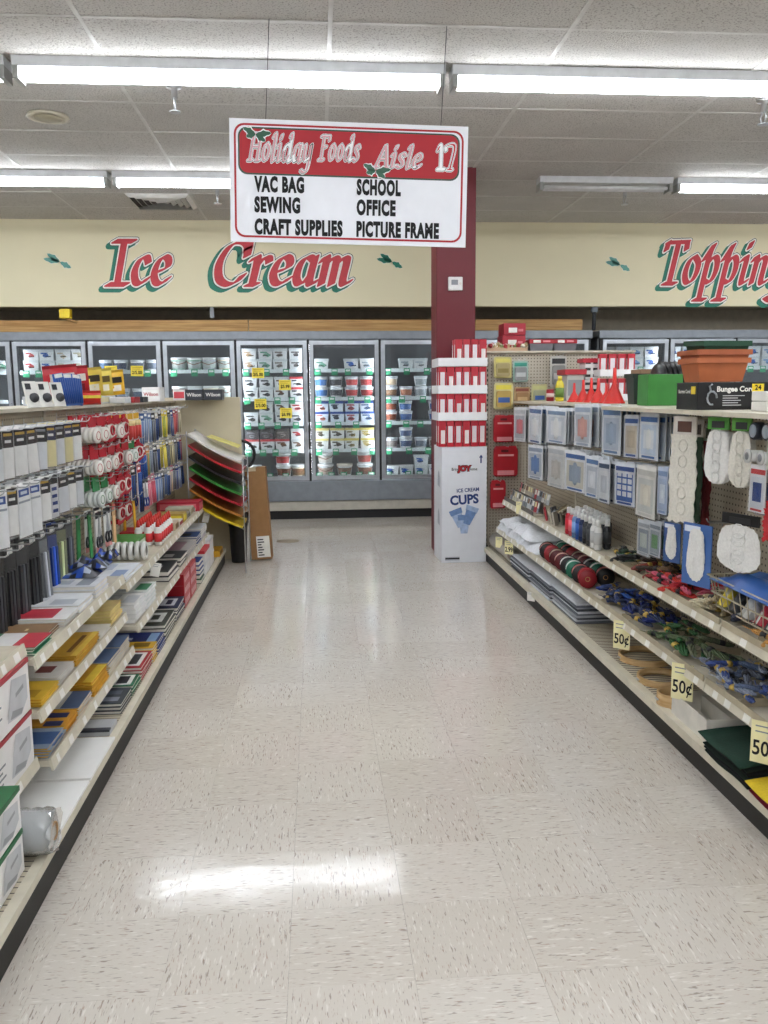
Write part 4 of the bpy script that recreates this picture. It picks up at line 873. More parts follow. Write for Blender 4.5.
# up3 / up4
xf, z = S_('up3')
flat('paper_pack', 'paper', 3.90, 4.25, z, xf, .2, .01, 2, '#E4E8EE', 'white index card pack on far upper left shelf', [(.1, .4, .1, .5, '#8FA6CC'), (.5, .9, .5, .9, '#B9C4D8')])
rl = [('roll', MB().lathe([(.026, -.011), (.046, -.011), (.049, -.004), (.049, .004), (.046, .011), (.026, .011), (.026, -.011)], 20, axis='x').mesh('roll', M('#DCDCD8', .3)), []), ('core', MB().lathe([(.026, -.0115), (.026, .0115), (.022, .0115), (.022, -.0115), (.026, -.0115)], 16, axis='x').mesh('core', M('#8E8C84', .5)), [])]
for k in range(7): inst('tape_roll', rl, (xf-.025-.033*k, 4.42+u(-.006, .006), z+.05), f'white tape roll standing on edge, {ORD[k]} from shelf front, far upper left shelf', 'tape', 'tape rolls in a row')
def simple_box(name, x0, x1, y0, y1, z0, h, col, label, cat='box', panel=None, txt=None, group=None, face='x', tcol=None, ts=.03):
    t = empty(name, ((x0+x1)/2, (y0+y1)/2, z0), label, cat, group); a, b = abs(x1-x0)/2, abs(y1-y0)/2
    MB().box(-a, a, -b, b, 0, h).build('carton', M(col, .45), t, bev=min(.003, h/8))
    if panel:
        MB().box(-a*.85, a*.85, -b-.0012, -b+.001, h*.2, h*.8).build('front_panel', M(panel, .45), t); MB().box(a-.001, a+.0012, -b*.8, b*.8, h*.2, h*.8).build('side_panel', M(panel, .45), t)
    if txt: part('lettering', text_mesh(txt, ts, .0006, mat=tcol or INK), t, (0, -b-.0018, h*.5), RX)
    return t
simple_box('green_box', -1.17, xf-.1, 4.5, 4.85, z, .07, '#4E9A44', 'green and white box behind the tape rolls on left shelf', panel='#DDEBD8')
simple_box('red_box', -1.15, -1.0, 4.9, 5.1, z, .07, '#B0202C', 'small red box left of the glue bottles', panel='#D87A7E')
gb = [('bottle', MB().lathe([(.02, 0), (.022, .01), (.022, .085), (.012, .105)], 12).mesh('bottle', M('#EDEAE6', .35)), []), ('label_band', MB().lathe([(.0225, .02), (.0225, .07)], 12).mesh('label_band', M('#D8383C', .4)), []), ('cap', MB().lathe([(.012, .105), (.011, .125), (.005, .145), (0, .147)], 10).mesh('cap', M('#D6352C', .35)), [])]
for i in range(3):
    for k in range(7): inst('glue_bottle', gb, (xf-.035-.055*i, 4.86+.062*k, z+.001), f'white glue bottle with red cap, {ORD[k]} from camera, {["front", "middle", "back"][i]} row, left shelf', 'glue', 'glue bottles on the left shelf', (0, 0, u(0, 6)))
xf, z = S_('up4')
for k in range(6):
    simple_box('small_packet', xf-.2, xf-.02, 5.36+.17*k, 5.50+.17*k, z, [.05, .035, .06, .04, .055, .03][k], ['#C8B49A', '#D8D4C8', '#B89A48', '#9A9488', '#C4BEA8', '#8E8A80'][k], f'small {["tan", "white", "gold", "grey", "beige", "dark grey"][k]} packet at far end of upper left shelf', 'packet', panel=['#8A6A40', '#A83440', '#E8D23A', '#5A5A5A', '#A89878', '#C8C4B8'][k])
o = simple_box('red_strip_box', xf-.3, xf+.01, 6.25, 6.45, z+.0, .07, '#B8283A', 'flat red box at the far end of the upper left shelf', panel='#D86A72')
# mid3 / mid4
xf, z = S_('mid3')
for k in range(2):
    for j in range(4):
        flat('envelope_pack', 'envelopes', 3.88+.26*k, 4.12+.26*k, z+.022*j, xf, .2, .021, 1, ['#E6E6E4', '#DDE2E0'][k], f'white boxed envelopes, {ORD[j]} from bottom, {["near", "far"][k]} pile, left middle shelf', [(.5, .9, .1, .9, '#B9BEC2'), (.05, .35, .2, .8, ['#C8CCD0', '#2E7D56'][k])], '#EFEFED', group='boxed envelopes on left middle shelf')
flat('binder', 'binder', 4.75, 5.08, z, xf, .28, .03, 2, '#2A2C30', 'black binder on left middle shelf', [(.2, .5, .1, .5, '#D8D8D4'), (.6, .65, .1, .9, '#B9B9B5')])
xf, z = S_('mid4')
flat('binder', 'binder', 5.18, 5.42, z, xf, .28, .028, 2, '#303238', 'black folder on far left middle shelf', [(.2, .4, .1, .5, '#C8C8C4')])
flat('folder', 'folder', 5.46, 5.86, z, xf, .28, .008, 5, '#B9B4B0', 'grey and pink folder on far left middle shelf', [(.2, .8, .1, .9, '#A08088')])
flat('folder', 'folder', 5.9, 6.12, z, xf, .26, .016, 4, '#2C4A80', 'blue folder pack on far left middle shelf', [(.2, .7, .1, .6, '#1C2430')])
flat('folder', 'folder', 6.15, 6.42, z, xf, .26, .016, 5, '#D4D6D8', 'white folder pack at far end of left middle shelf')
# price flags on the left
def flag(loc, rot, label, txt=None, w=.055, h=.085, col=TAG):
    t = empty('price_flag', loc, label, 'price tag', 'price flags on shelf edges', rot); MB().box(-w/2, w/2, -.0008, .0008, -h, 0).build('card', col, t)
    if txt: part('lettering', text_mesh(txt, h*.5, .0012, mat=INK, sx=.75), t, (0, -.0016, -h*.66), RX); 
    MB().box(-w*.35, w*.3, -.0014, -.0008, -h*.14, -h*.11).build('print_line', GREY, t); MB().box(-w*.35, w*.2, -.0014, -.0008, -h*.27, -h*.24).build('print_line', GREY, t)
for px, py, X, l in ((157, 563, -.872, 'white price flag on far upper left shelf edge'), (218, 585, -.77, 'cream price flag hanging from left deck rail'), (207, 513, -.872, 'white price flag at the far end of the upper left shelf')):
    p = onx(px, py, X); flag((p.x, p.y, p.z), (0, .25, .3), l, None, .05, .075, LBL if px != 218 else TAG)

# ------------------------------------------------------------------ left top shelf goods
zt = 1.3505
def tl_(px, py=400): return onx(px, py, -1.15).y
for k, px in enumerate((34, 47, 60)):
    y = tl_(px); t = empty('battery_pack', (-1.15, y, zt), f'white and black blister pack on left top shelf, {ORD[k]} from camera', 'blister pack', 'white and black packs', (0, -.25, -.6))
    MB().box(-.004, .004, -.03, .03, 0, .11).build('card', M('#E4E3DE', .5), t); MB().lathe([(.022, -.01), (.018, .012), (.0, .016)], 12, (.004, .004, .04), axis='x').build('bubble', DGREY, t); MB().box(.004, .006, -.025, .0, .075, .1).build('printed_panel', M('#2B2D33', .5), t)
for k in range(3):
    y = tl_(66+7*k); t = empty('marker_bundle', (-1.16, y, zt), f'blue marker pack leaning on left top shelf, {ORD[k]} from camera', 'markers', 'blue marker packs', (.12-.1*k, -.1, -.3))
    MB().box(-.004, .004, -.035, .035, 0, .15).build('card', M('#2A5AA8', .45), t); mb = MB()
    for q in range(4): mb.cyl((.009, -.024+.016*q, .01), (.009, -.024+.016*q, .13), .006, n=6)
    mb.build('markers', M('#24509C', .35), t); MB().box(.004, .005, -.03, .03, .13, .148).build('printed_panel', LBL, t)
def pillow(name, loc, w, h, d, cols, label, cat, group=None, rot=(0, 0, 0)):
    t = empty(name, loc, label, cat, group, rot); mb = MB(); n = 7
    for s in (-1, 1):
        i0 = len(mb.v)
        for j in range(n):
            for i in range(n):
                a, b = 2*i/(n-1)-1, 2*j/(n-1)-1; mb.v.append((s*d/2*max(0, (1-a**4)*(1-b**4))**.7*u(.8, 1.1), a*w/2, h/2+b*h/2))
        for j in range(n-1):
            for i in range(n-1): q = i0+j*n+i; f = (q, q+1, q+n+1, q+n); mb.fi(f if s > 0 else f[::-1], 0, True)
    mb.build('bag', M(cols[0], .3), t)
    ar = MB()
    for (a0, a1, b0, b1, ci) in ((-.7, .7, .55, .8, 1), (-.5, .6, .2, .45, 2)):
        ar.box(d*.36, d*.52, a0*w/2, a1*w/2, b0*h, b1*h, ci-1)
    ar.build('printed_panel', [M(c, .35) for c in cols[1:]], t); MB().box(-.002, .002, -w/2, w/2, h-.003, h+.012).build('crimp', M(sh(cols[0], .8), .35), t)
    return t
for k, (px, py, c, l) in enumerate(((75, 382, ['#B8202C', '#D8D0C8', '#7A1420'], 'red candy bag standing on left top shelf, near'), (86, 380, ['#B8202C', '#E8E4D8', '#7A1420'], 'red candy bag standing on left top shelf, far'), (100, 378, ['#E0C24A', '#3A3428', '#D8D4C0'], 'yellow and black candy bag on left top shelf, first'), (110, 376, ['#E6CF5A', '#6A5A30', '#E8E4D0'], 'yellow and white candy bag on left top shelf, second'), (122, 377, ['#E8B82C', '#2A2620', '#EFEADC'], 'yellow candy bag with black print on left top shelf, third'))):
    y = onx(px, 390, -1.18).y; pillow('candy_bag', (-1.24, y, zt+.045), .17, .14, .05, c, l, 'candy bag', 'candy bags on the left top shelf', (.1, .1, -.9))
t = simple_box('display_tray', -1.4, -1.205, tl_(76), tl_(125), zt, .045, '#C9CDD0', 'low clear tray carrying the candy bags on left top shelf', 'tray', panel='#E0D8B0')
p = onx(97, 400, -1.12); pillow('red_pouch', (-1.17, p.y, zt), .2, .06, .06, ['#D8301E', '#E8D24A', '#B01E16'], 'red pouch lying below the candy bags on left top shelf', 'pouch', None, (0, 0, -.5))
for k, (px0, px1, c, pn, tx, tc, l) in enumerate(((142, 160, '#EDEBEA', '#F2F2F0', 'Wilson', RED, 'white box with red lettering on left top shelf'), (173, 185, '#E4E0DE', '#C8404A', None, RED, 'small white and red box on left top shelf beside dark boxes'), (185, 203, '#2E3138', '#383B44', 'Wilson', LBL, 'dark box with white lettering on left top shelf, near'), (204, 222, '#2E3138', '#383B44', 'Wilson', LBL, 'dark box with white lettering at far end of left top shelf'))):
    Yk = 6.1 if k == 0 else 6.9; a, b = ony(px0, 395, Yk), ony(px1, 395, Yk)
    simple_box('office_box', a.x, b.x, Yk, Yk+.18, zt, .085 if k else .1, c, l, 'box', pn, tx, 'boxes on the left top shelf', tcol=tc, ts=(b.x-a.x)*.28)
for k, (px, c, l) in enumerate(((118, '#DADCDE', 'white'), (128, '#A83038', 'red'), (137, '#33353A', 'black'))): simple_box('small_pack', -1.2, -1.11, tl_(px), tl_(px)+.16, zt, .035, c, f'small {l} pack lying on the edge of left top shelf', 'packet', group='small packs on the left top shelf')

# ------------------------------------------------------------------ poster board rack at the far end
rk = empty('poster_rack', (0, 0, 0), 'tilted wire rack holding coloured poster boards at far end of left shelving', 'rack')
RC = [('#E4E2DE', 'white'), ('#B0202E', 'red'), ('#1E1F22', 'black'), ('#3E8A3C', 'green'), ('#A81E2C', 'crimson'), ('#B0722E', 'brown orange'), ('#E0C22E', 'yellow')]
ra, rb = ony(189, 435, 6.62), ony(241, 462, 6.62)
for k, (c, nm) in enumerate(RC):
    dz = -.092*k*.93; y0, y1 = 6.55, 7.05
    mb = MB(); nx = 6
    for i in range(nx+1):
        a = i/nx; x = ra.x+(rb.x-ra.x)*a; zz = ra.z+dz+(rb.z-ra.z)*a-.02*math.sin(a*math.pi)
        for y, e in ((y0, 0), (y1, 0)):
            for q in (0, .016): mb.v.append((x, y, zz+q))
    for i in range(nx):
        b = i*4; 
        for f in ((b, b+4, b+5, b+1), (b+1, b+5, b+7, b+3), (b+3, b+7, b+6, b+2), (b+2, b+6, b+4, b)): mb.fi(f)
    mb.fi((0, 1, 3, 2)); mb.fi((nx*4, nx*4+2, nx*4+3, nx*4+1))
    o = mb.build('poster_board', M(c, .35)); tag(o, f'sloping stack of {nm} poster board in the wire rack, {ORD[k]} from top', 'poster board', 'poster boards in the rack')
    MB().tube([(ra.x-.01, y0+.02, ra.z+dz-.006), (rb.x+.012, y0+.02, rb.z+dz-.012), (rb.x+.014, y0+.02, rb.z+dz+.03)], .004, 5).build('tier_wire', STEEL, rk); MB().tube([(ra.x-.01, y1-.02, ra.z+dz-.006), (rb.x+.012, y1-.02, rb.z+dz-.012), (rb.x+.014, y1-.02, rb.z+dz+.03)], .004, 5).build('tier_wire', STEEL, rk)
o = MB().hexa([(ra.x+.12, 6.75, ra.z-.035), (ra.x+.36, 6.75, ra.z-.125), (ra.x+.36, 7.04, ra.z-.125), (ra.x+.12, 7.04, ra.z-.035)], [(ra.x+.12, 6.75, ra.z-.03), (ra.x+.36, 6.75, ra.z-.12), (ra.x+.36, 7.04, ra.z-.12), (ra.x+.12, 7.04, ra.z-.03)]).build('poster_sheet', M('#E8DE7A', .4), None, (0, 0, .012)); tag(o, 'single pale yellow poster sheet on top of the white stack', 'poster board')
for x, y in ((ra.x-.012, 6.56), (rb.x+.016, 6.56), (ra.x-.012, 7.04), (rb.x+.016, 7.04)): MB().cyl((x, y, .118 if x < -.8 else 0), (x, y, (ra.z if x < -.8 else rb.z)+.03), .005, n=6).build('post', STEEL, rk)
p = onz(240, 556, 0); t = empty('waste_bin', (-.672, 7.02, 0), 'black plastic bin on floor at the far end of left shelving', 'bin')
MB().lathe([(.062, 0), (.075, .30), (.08, .31), (.08, .33), (.07, .33), (.06, .02)], 20).build('body', BLACK, t); MB().lathe([(.084, .33), (.084, .36), (.07, .42), (.0, .43)], 20).build('lid', M('#3A3B3E', .4), t)
p = ony(241, 455, 7.22); t = empty('hose_coil', (ex-.02, 7.23, p.z), 'black coiled hose hanging on the far side of the beige end panel', 'hose')
for k in range(3): MB().tube([(.12*math.cos(a), .015*k, .12*math.sin(a)) for a in [q*math.pi/10 for q in range(20)]], .012, 6, closed=True).build('coil', BLACK, t)
# brown cardboard carton
b0, b1 = onz(252, 561, 0), onz(272.5, 560, 0)
wd = b1.x-b0.x; hh = .79
t = empty('cardboard_carton', ((b0.x+b1.x)/2, b0.y, 0), 'tall narrow brown cardboard carton standing in the aisle end', 'carton', rot=(-.02, -.055, -.05))
MB().box(-wd/2, wd/2, 0, .12, .012, hh).build('carton', M('#A0774C', .75, var=.08, scale=20), t, bev=.003)
MB().box(-wd/2+.05, wd/2-.01, -.0015, .001, .03, .21).build('shipping_label', LBL, t); mb = MB()
for k in range(7): mb.box(-wd/2+.06, -wd/2+.06+u(.03, .09), -.0025, -.001, .045+.022*k, .054+.022*k)
mb.build('label_print', INK, t); MB().box(-wd/2-.02, wd/2*.1, -.0015, .121, hh-.03, hh+.001).build('packing_tape', M('#D8C8A8', .3), t)
p = onz(288, 541, 0); o = MB().lathe([(.0, .002), (.1, .0015), (.11, .0004), (.11, 0)], 20, sx=1).build('floor_drain', M('#8A7C66', .5), None, (p.x, p.y, .0)); tag(o, 'small round metal floor plate beyond the cardboard carton', 'floor plate')

# ================================================================== RIGHT SIDE
# cups display in front of the column
bA, bB, bC = onz(441.5, 563, 0), onz(488.5, 561, 0), onz(432, 557, 0)
X0, X1, Y0 = bA.x, bB.x-.026, bA.y-.0; DP = .365
zb1 = ony(460, 447, Y0).z
cd_ = empty('cups_display_box', ((X0+X1)/2, Y0, 0), 'white floor display carton printed Ice Cream Cups beside the right shelving', 'display box', rot=(0, 0, .03)); hw = (X1-X0)/2
CB = M('#E6E8EE', .5, var=.03)
MB().box(-hw, hw, 0, DP, 0, zb1).build('carton', CB, cd_, bev=.004)
NVY = M('#1E3A78', .5)
part('lettering', text_mesh('CUPS', .105, .004, mat=NVY, sx=.95), cd_, (.0, -.0025, zb1*.545), (math.pi/2, 0, 0)).rotation_euler = (math.pi/2, -.06, 0)
part('lettering', text_mesh('ICE CREAM', .042, .0012, mat=NVY, sx=.9), cd_, (.03, -.0025, zb1*.63), (math.pi/2, -.06, 0))
part('lettering', text_mesh('Bring          Home', .034, .0005, mat=INK, sx=.85), cd_, (0, -.0025, zb1*.81), RX)
part('emblem_lettering', text_mesh('JOY', .06, .003, mat=RED), cd_, (0, -.0035, zb1*.815), RX)
part('emblem_outline', text_mesh('JOY', .06, .007, mat=M('#2A2320', .5)), cd_, (0, -.0025, zb1*.815), RX)
mb = MB(); mb.face([(hw-.05+x, -.002, zb1*.86+z) for x, z in ((-.006, 0), (.006, 0), (.006, .045), (.016, .045), (0, .07), (-.016, .045), (-.006, .045))]); mb.build('arrow', NVY, cd_)
MB().box(-hw+.03, -hw+.15, -.002, .0, .02, .05).build('printed_label', M('#B8BCC8', .5), cd_); MB().box(-hw+.03, -hw+.15, -.003, -.0015, .03, .042).build('label_print', INK, cd_)
CUP = M('#A9BEDD', .5, var=.2, scale=30); CUP2 = M('#6F8DBE', .5, var=.2, scale=30)
for (x, z, a, m) in ((-.05, .36, .35, 0), (.045, .38, -.35, 1), (.0, .31, 0, 0)):
    mb = MB(); ca, sa = math.cos(a), math.sin(a)
    for P, dm in (([(-.045, .04), (.045, .04), (.028, -.075), (-.028, -.075)], m), ([(-.055, .08), (.055, .08), (.05, .035), (-.05, .035)], 1-m)): mb.face([(x+px*ca-pz*sa, -.0022-.0004*dm-.0003*(a != 0), z*zb1/.93+px*sa+pz*ca) for px, pz in P], dm)
    mb.build('cup_picture', [CUP, CUP2], cd_)
for (z, k) in ((.62, 0), (.30, 1)):
    mb = MB(); mb.face([(-hw-.002, .08+.1*a, z+b*.12) for a, b in ((0, 0), (1, .1), (.9, .9), (.4, 1.2), (.1, .8))]); mb.build('side_picture', M('#B9BCC8', .5), cd_)
CONE = [('carton', MB().box(-.028, .028, -.0225, .0225, 0, .125).mesh('carton', M('#C02434', .4)), [('printed_panel', MB().box(-.017, .017, -.0235, -.0222, .02, .1).box(-.0292, -.028, -.015, .015, .02, .1).mesh('printed_panel', M('#E8E2E4', .45)), [])])]
CONE2 = [('carton', CONE[0][1], [('printed_panel', MB().box(-.012, .02, -.0235, -.0222, .015, .08).box(-.0292, -.028, -.015, .015, .02, .1).mesh('printed_panel', M('#F0E8E4', .45)), [])])]
def tray(x0, x1, y0, y1, z, h, label, cat='tray', group=None):
    t = empty('cardboard_tray', ((x0+x1)/2, y0, z), label, cat, group); a = (x1-x0)/2; d = y1-y0; w = M('#F0F0F0', .5, var=.03)
    MB().box(-a, a, 0, d, 0, .004).build('tray_floor', w, t); MB().box(-a, a, 0, .004, .004, h).build('front_wall', w, t); MB().box(-a, a, d-.004, d, .004, h).build('back_wall', w, t)
    for s in (-1, 1): MB().box(s*a, s*(a-.004), .004, d-.004, .004, h).build('side_wall', w, t)
zl = [zb1+.002+k*.216 for k in range(4)]
for k in range(4):
    z = zl[k]
    n = 6
    if k > 0:
        MB()
        tray(X0-.03, X1-.006, Y0-.012, Y0+DP-.002, z-.004, .066, f'white cardboard tray on {ORD[k-1]} layer of red cone boxes from bottom', 'tray', 'trays of the cups display')
    for i in range(n if k < 3 else 4):
        for j in range(2):
            if j == 1 and k < 3 and i > 0 and i < 5: pass
            inst('cone_box', CONE if (i+k) % 3 else CONE2, (X0+.008+(X1-X0-.048)*(i+ (2 if k == 3 else 0))/5, Y0+.03+.1*j, z+.001), f'red ice cream cone box, {ORD[i]} from left, {["front", "rear"][j]} row, {["bottom", "second", "third", "top"][k]} tray layer', 'cone box', 'red cone boxes on the cups display', scale=(1.05, 1, 1.66))

# end panel of the right run (pegboard facing the camera)
EPX = ony(486.5, 400, 6.86).x; EPZ = ony(500, 353, 6.86).z
PEGE = pegboard_mat('#BEB5A4', 'endcap_pegboard'); 
for n_ in PEGE.node_tree.nodes:
    if n_.type == 'VECT_MATH' and n_.operation == 'MULTIPLY': n_.inputs[1].default_value = (1, 0, 1)
ep = empty('endcap_panel', (EPX, 6.86, 0), 'tall tan pegboard endcap panel at far end of right shelving', 'panel')
MB().box(.02, 1.2, 0, .02, 0.0, EPZ).build('pegboard', PEGE, ep); MB().box(-.012, .02, -.012, .035, 0, EPZ).build('slotted_upright', M('#A79E8C', .5), ep)
mb = MB()
for k in range(40): mb.box(-.001, .009, -.0135, -.011, .08+.04*k, .1+.04*k)
mb.build('upright_slots', BLACK, ep); MB().box(1.2, 1.23, -.012, .035, 0, EPZ).build('slotted_upright', M('#A79E8C', .5), ep); MB().box(-.012, 1.23, -.04, .3, EPZ, EPZ+.015).build('top_ledge', SHELF, ep)
HOOKE = HOOK
def ehook(x, z): part('peg_hook', HOOKE, ep, (x-EPX, 0, z), (0, 0, -math.pi/2))
def clampack(px0, py0, px1, py1, cols, label, cat, Y=6.80, group=None, kind='clam'):
    a, b = ony(px0, py0, Y), ony(px1, py1, Y); w, h = b.x-a.x, a.z-b.z; cx = (a.x+b.x)/2
    t = empty('hanging_pack', (cx, Y, a.z), label, cat, group); ehook(cx, a.z)
    if kind == 'clam':
        MB().prism(rrect(-w/2, w/2, -h, 0, w*.12), -.002, .002, 'y').build('card', M(cols[0], .5), t); 
        MB().prism(rrect(-w*.38, w*.38, -h*.92, -h*.3, w*.1), -.02, -.002, 'y').build('contents', M(cols[1], .4), t)
        MB().box(-w*.4, w*.4, -.0045, -.002, -h*.25, -h*.08).build('printed_panel', M(cols[2], .5), t); MB().box(-w*.3, w*.3, -.0215, -.0198, -h*.75, -h*.55).build('contents_label', M(cols[3], .5), t)
    else:
        mb = MB(); P = [(-w*.42, 0), (w*.42, 0), (w*.5, -h*.15), (w*.5, -h*.93), (w*.42, -h), (-w*.42, -h), (-w*.5, -h*.93), (-w*.5, -h*.15)]
        mb.prism(P, -.03, .0, 'y').build('bag', M(cols[0], .35), t, bev=.008)
        MB().box(-w*.32, w*.32, -.032, -.03, -h*.33, -h*.27).build('printed_band', M(cols[1], .4), t); MB().box(-w*.34, w*.34, -.032, -.03, -h*.95, -h*.8).build('printed_panel', M(cols[2], .4), t); MB().box(-w*.2, w*.1, -.032, -.03, -h*.2, -h*.12).build('handle_slot', M(sh(cols[0], .55), .5), t)
for i, (a, b, c, d) in enumerate(((493, 415, 514.5, 442), (493, 446, 517, 476), (490, 480, 505, 508))): clampack(a, b, c, d, ['#A81826', '#E0A0A0', '#D88C92'], f'bright red bag hanging on the endcap pegboard, {["upper", "middle", "lowest"][i]}', 'bag', 6.78, 'red bags on the endcap', 'bag')
for i, (a, b, c, d, col, l) in enumerate(((494, 357, 511.5, 378, ['#C9BE7A', '#A89868', '#D8CE6A', '#8A7A40'], 'yellow clamshell pack at upper left of endcap'), (513, 361, 528, 382, ['#9DB8AC', '#8A8C8C', '#3F9A86', '#B8BCBC'], 'teal topped clear pack on endcap'), (494, 383, 513, 409, ['#CFC48A', '#B89A50', '#E0D24A', '#3A5EA0'], 'yellow clamshell with blue print on endcap'), (514, 387, 530, 405, ['#B89A70', '#A07A50', '#8A4A38', '#C8A878'], 'brown clamshell pack on endcap'), (531.5, 384, 547, 405, ['#C4BE90', '#A8A888', '#C8C88A', '#3A5EA0'], 'pale clamshell with blue print on endcap'), (550.5, 356, 566, 387, ['#C2C0B8', '#8A8A86', '#26282A', '#B8B8B4'], 'black topped clear pack on endcap'))): clampack(a, b, c, d, col, l, 'hanging pack', group='packs on the endcap pegboard')
# goods on the endcap top
zt2 = EPZ+.0155
for i, (a, b, k) in enumerate(((502, 525, 0), (503, 525, 1))):
    p, q = ony(a, 340, 6.9), ony(b, 340, 6.9); t = simple_box('red_box', p.x, q.x, 6.88, 7.08, zt2+.098*k+.03, .096, '#A81E30', f'dark red box with white label on endcap top, {["lower", "upper"][k]}', 'box', group='red boxes on the endcap top')
    MB().box(-.05, .02, -.1022, -.1, .02, .06).build('white_label', LBL, t); MB().box(.03, .07, -.1022, -.1, .03, .05).build('logo_print', M('#D87A82', .5), t)
t = simple_box('low_tray', ony(487, 350, 6.86).x, ony(528, 350, 6.86).x, 6.87, 7.12, zt2, .03, '#C8A888', 'low tray of wrapped candy on top of the endcap', 'tray')
for k in range(14):
    x = ony(488+2.9*k, 345, 6.9).x; t = empty('wrapped_candy', (x, 6.885+u(0, .02), zt2+.032+u(.0, .02)), f'wrapped candy on top of the endcap, {ORD[k]} from left', 'candy', 'candies on the endcap top', (u(-.5, .5), u(-.5, .5), u(0, 3)))
    MB().lathe([(.0, -.03), (.02, -.024), (.006, -.016), (.018, -.008), (.018, .008), (.006, .016), (.02, .024), (0, .03)], 8, axis='x').build('wrapper', M(random.choice(['#C9B48A', '#B83A40', '#D8D2C0', '#A8884A', '#8E9A60']), .3), t); MB().cyl((-.006, 0, 0), (.006, 0, 0), .0185, n=8).build('label_band', LBL, t)
for i, (a, b) in enumerate(((529, 553), (553.5, 576))):
    p, q = ony(a, 345, 6.9), ony(b, 345, 6.9); w = (q.x-p.x)/2; t = empty('storage_tub', ((p.x+q.x)/2, 6.88, zt2), f'clear tub with red lid on endcap top, {["left", "right"][i]}', 'tub', 'red lidded tubs')
    MB().hexa([(-w*.9, .01, 0), (w*.9, .01, 0), (w*.9, .16, 0), (-w*.9, .16, 0)], [(-w, 0, .06), (w, 0, .06), (w, .17, .06), (-w, .17, .06)]).build('tub', M('#7A7A80', .3), t); MB().box(-w-.004, w+.004, -.006, .176, .06, .095).build('lid', M('#B01E2C', .4), t, bev=.005); MB().box(-w*.7, -w*.1, -.0075, -.005, .066, .088).build('white_label', LBL, t); MB().box(w*.1, w*.7, -.0075, -.005, .07, .085).build('lettering_band', M('#E08A90', .5), t)

# ---- top shelf of the right run
zt3 = 1.3225
def px_box(name, px0, px1, pyb, Y, depth, h, col, label, cat='box', **k):
    a, b = ony(px0, pyb, Y), ony(px1, pyb, Y); return simple_box(name, a.x, b.x, Y, Y+depth, zt3, h, col, label, cat, **k)
p = ony(559.5, 400, 6.2); t = empty('oil_bottle', (p.x, 6.2, zt3), 'yellow oil bottle at the far end of right top shelf', 'bottle')
MB().lathe([(.028, 0), (.032, .01), (.032, .12), (.02, .15), (.014, .155)], 14).build('bottle', M('#D8C43A', .25), t); MB().lathe([(.016, .153), (.016, .185), (0, .187)], 12).build('cap', M('#E8D24A', .35), t); MB().lathe([(.0326, .03), (.0326, .1)], 14).build('label_band', M('#6A8A3A', .4), t)
p = ony(550, 400, 6.4); inst('red_tin', [('tin', MB().lathe([(.03, 0), (.03, .085), (.027, .09), (0, .09)], 14).mesh('tin', M('#A81E2C', .3)), []), ('label_band', MB().lathe([(.0305, .03), (.0305, .06)], 14).mesh('label_band', M('#E0C8C0', .4)), [])], (p.x, 6.4, zt3), 'small red tin left of the yellow oil bottle', 'tin')
# case with red lid, dotted boxes
t = px_box('tool_case', 567, 584, 375, 6.4, .2, .2, '#B8B6B0', 'grey case with red lid behind the funnels', 'case', panel='#8A8C90')
MB().box(-.085, .085, -.11, .11, .2, .24).build('lid', M('#B01E2C', .4), t)
FUN = lambda r, h: [('cone', MB().lathe([(r, .0), (r, .006), (r*.22, h*.55), (r*.16, h)], 18).mesh('cone', M('#D8241C', .3)), []), ('rim', MB().lathe([(r*1.04, -.0), (r*1.06, .008), (r*1.0, .012)], 18).mesh('rim', M('#E0382C', .3)), [])]
for i, (px, r, h, Y) in enumerate(((574, .045, .13, 5.75), (583, .05, .15, 5.6), (591, .05, .16, 5.45), (598, .05, .155, 5.3), (606, .045, .12, 5.1), (614, .062, .21, 4.95))):
    p = ony(px, 400, Y); inst('funnel', FUN(r, h), (p.x, Y, zt3), f'red plastic funnel upside down on right top shelf, {ORD[i]} from left' if i < 5 else 'largest red plastic funnel upside down on right top shelf', 'funnel', 'red funnels', scale=None)
for k in range(2):
    a, b = ony(600, 380, 6.3), ony(637, 380, 6.3); zz = zt3+.185*k
    tray(a.x, b.x, 6.3, 6.5, zz, .05, f'white cardboard tray of red cone boxes behind the funnels, {["lower", "upper"][k]}', 'tray', 'trays behind the funnels')
    for i in range(4): inst('cone_box', CONE, (a.x+.035+(b.x-a.x-.07)*i/3, 6.36, zz+.005), f'red cone box in {["lower", "upper"][k]} tray behind the funnels, {ORD[i]} from left', 'cone box', 'cone boxes behind the funnels', scale=(1.05, 1, 1.3))
for k in range(2):
    t = px_box('dotted_box', 585, 598, 380, 6.45, .15, .16, '#E4E4E2', ['white box with black dots left of the red cone boxes', 'upper white box with black dots and red top'][k], 'box', group='dotted boxes'); t.location.z += .162*k; 
    for q in range(6): MB().box(-.05+.06*(q % 2), -.01+.06*(q % 2), -.0765, -.0745, .02+.05*(q//2), .04+.05*(q//2)).build('printed_dot', BLACK, t)
    if k: MB().box(-.07, .07, -.077, .077, .13, .162).build('red_top', M('#B8283A', .4), t)
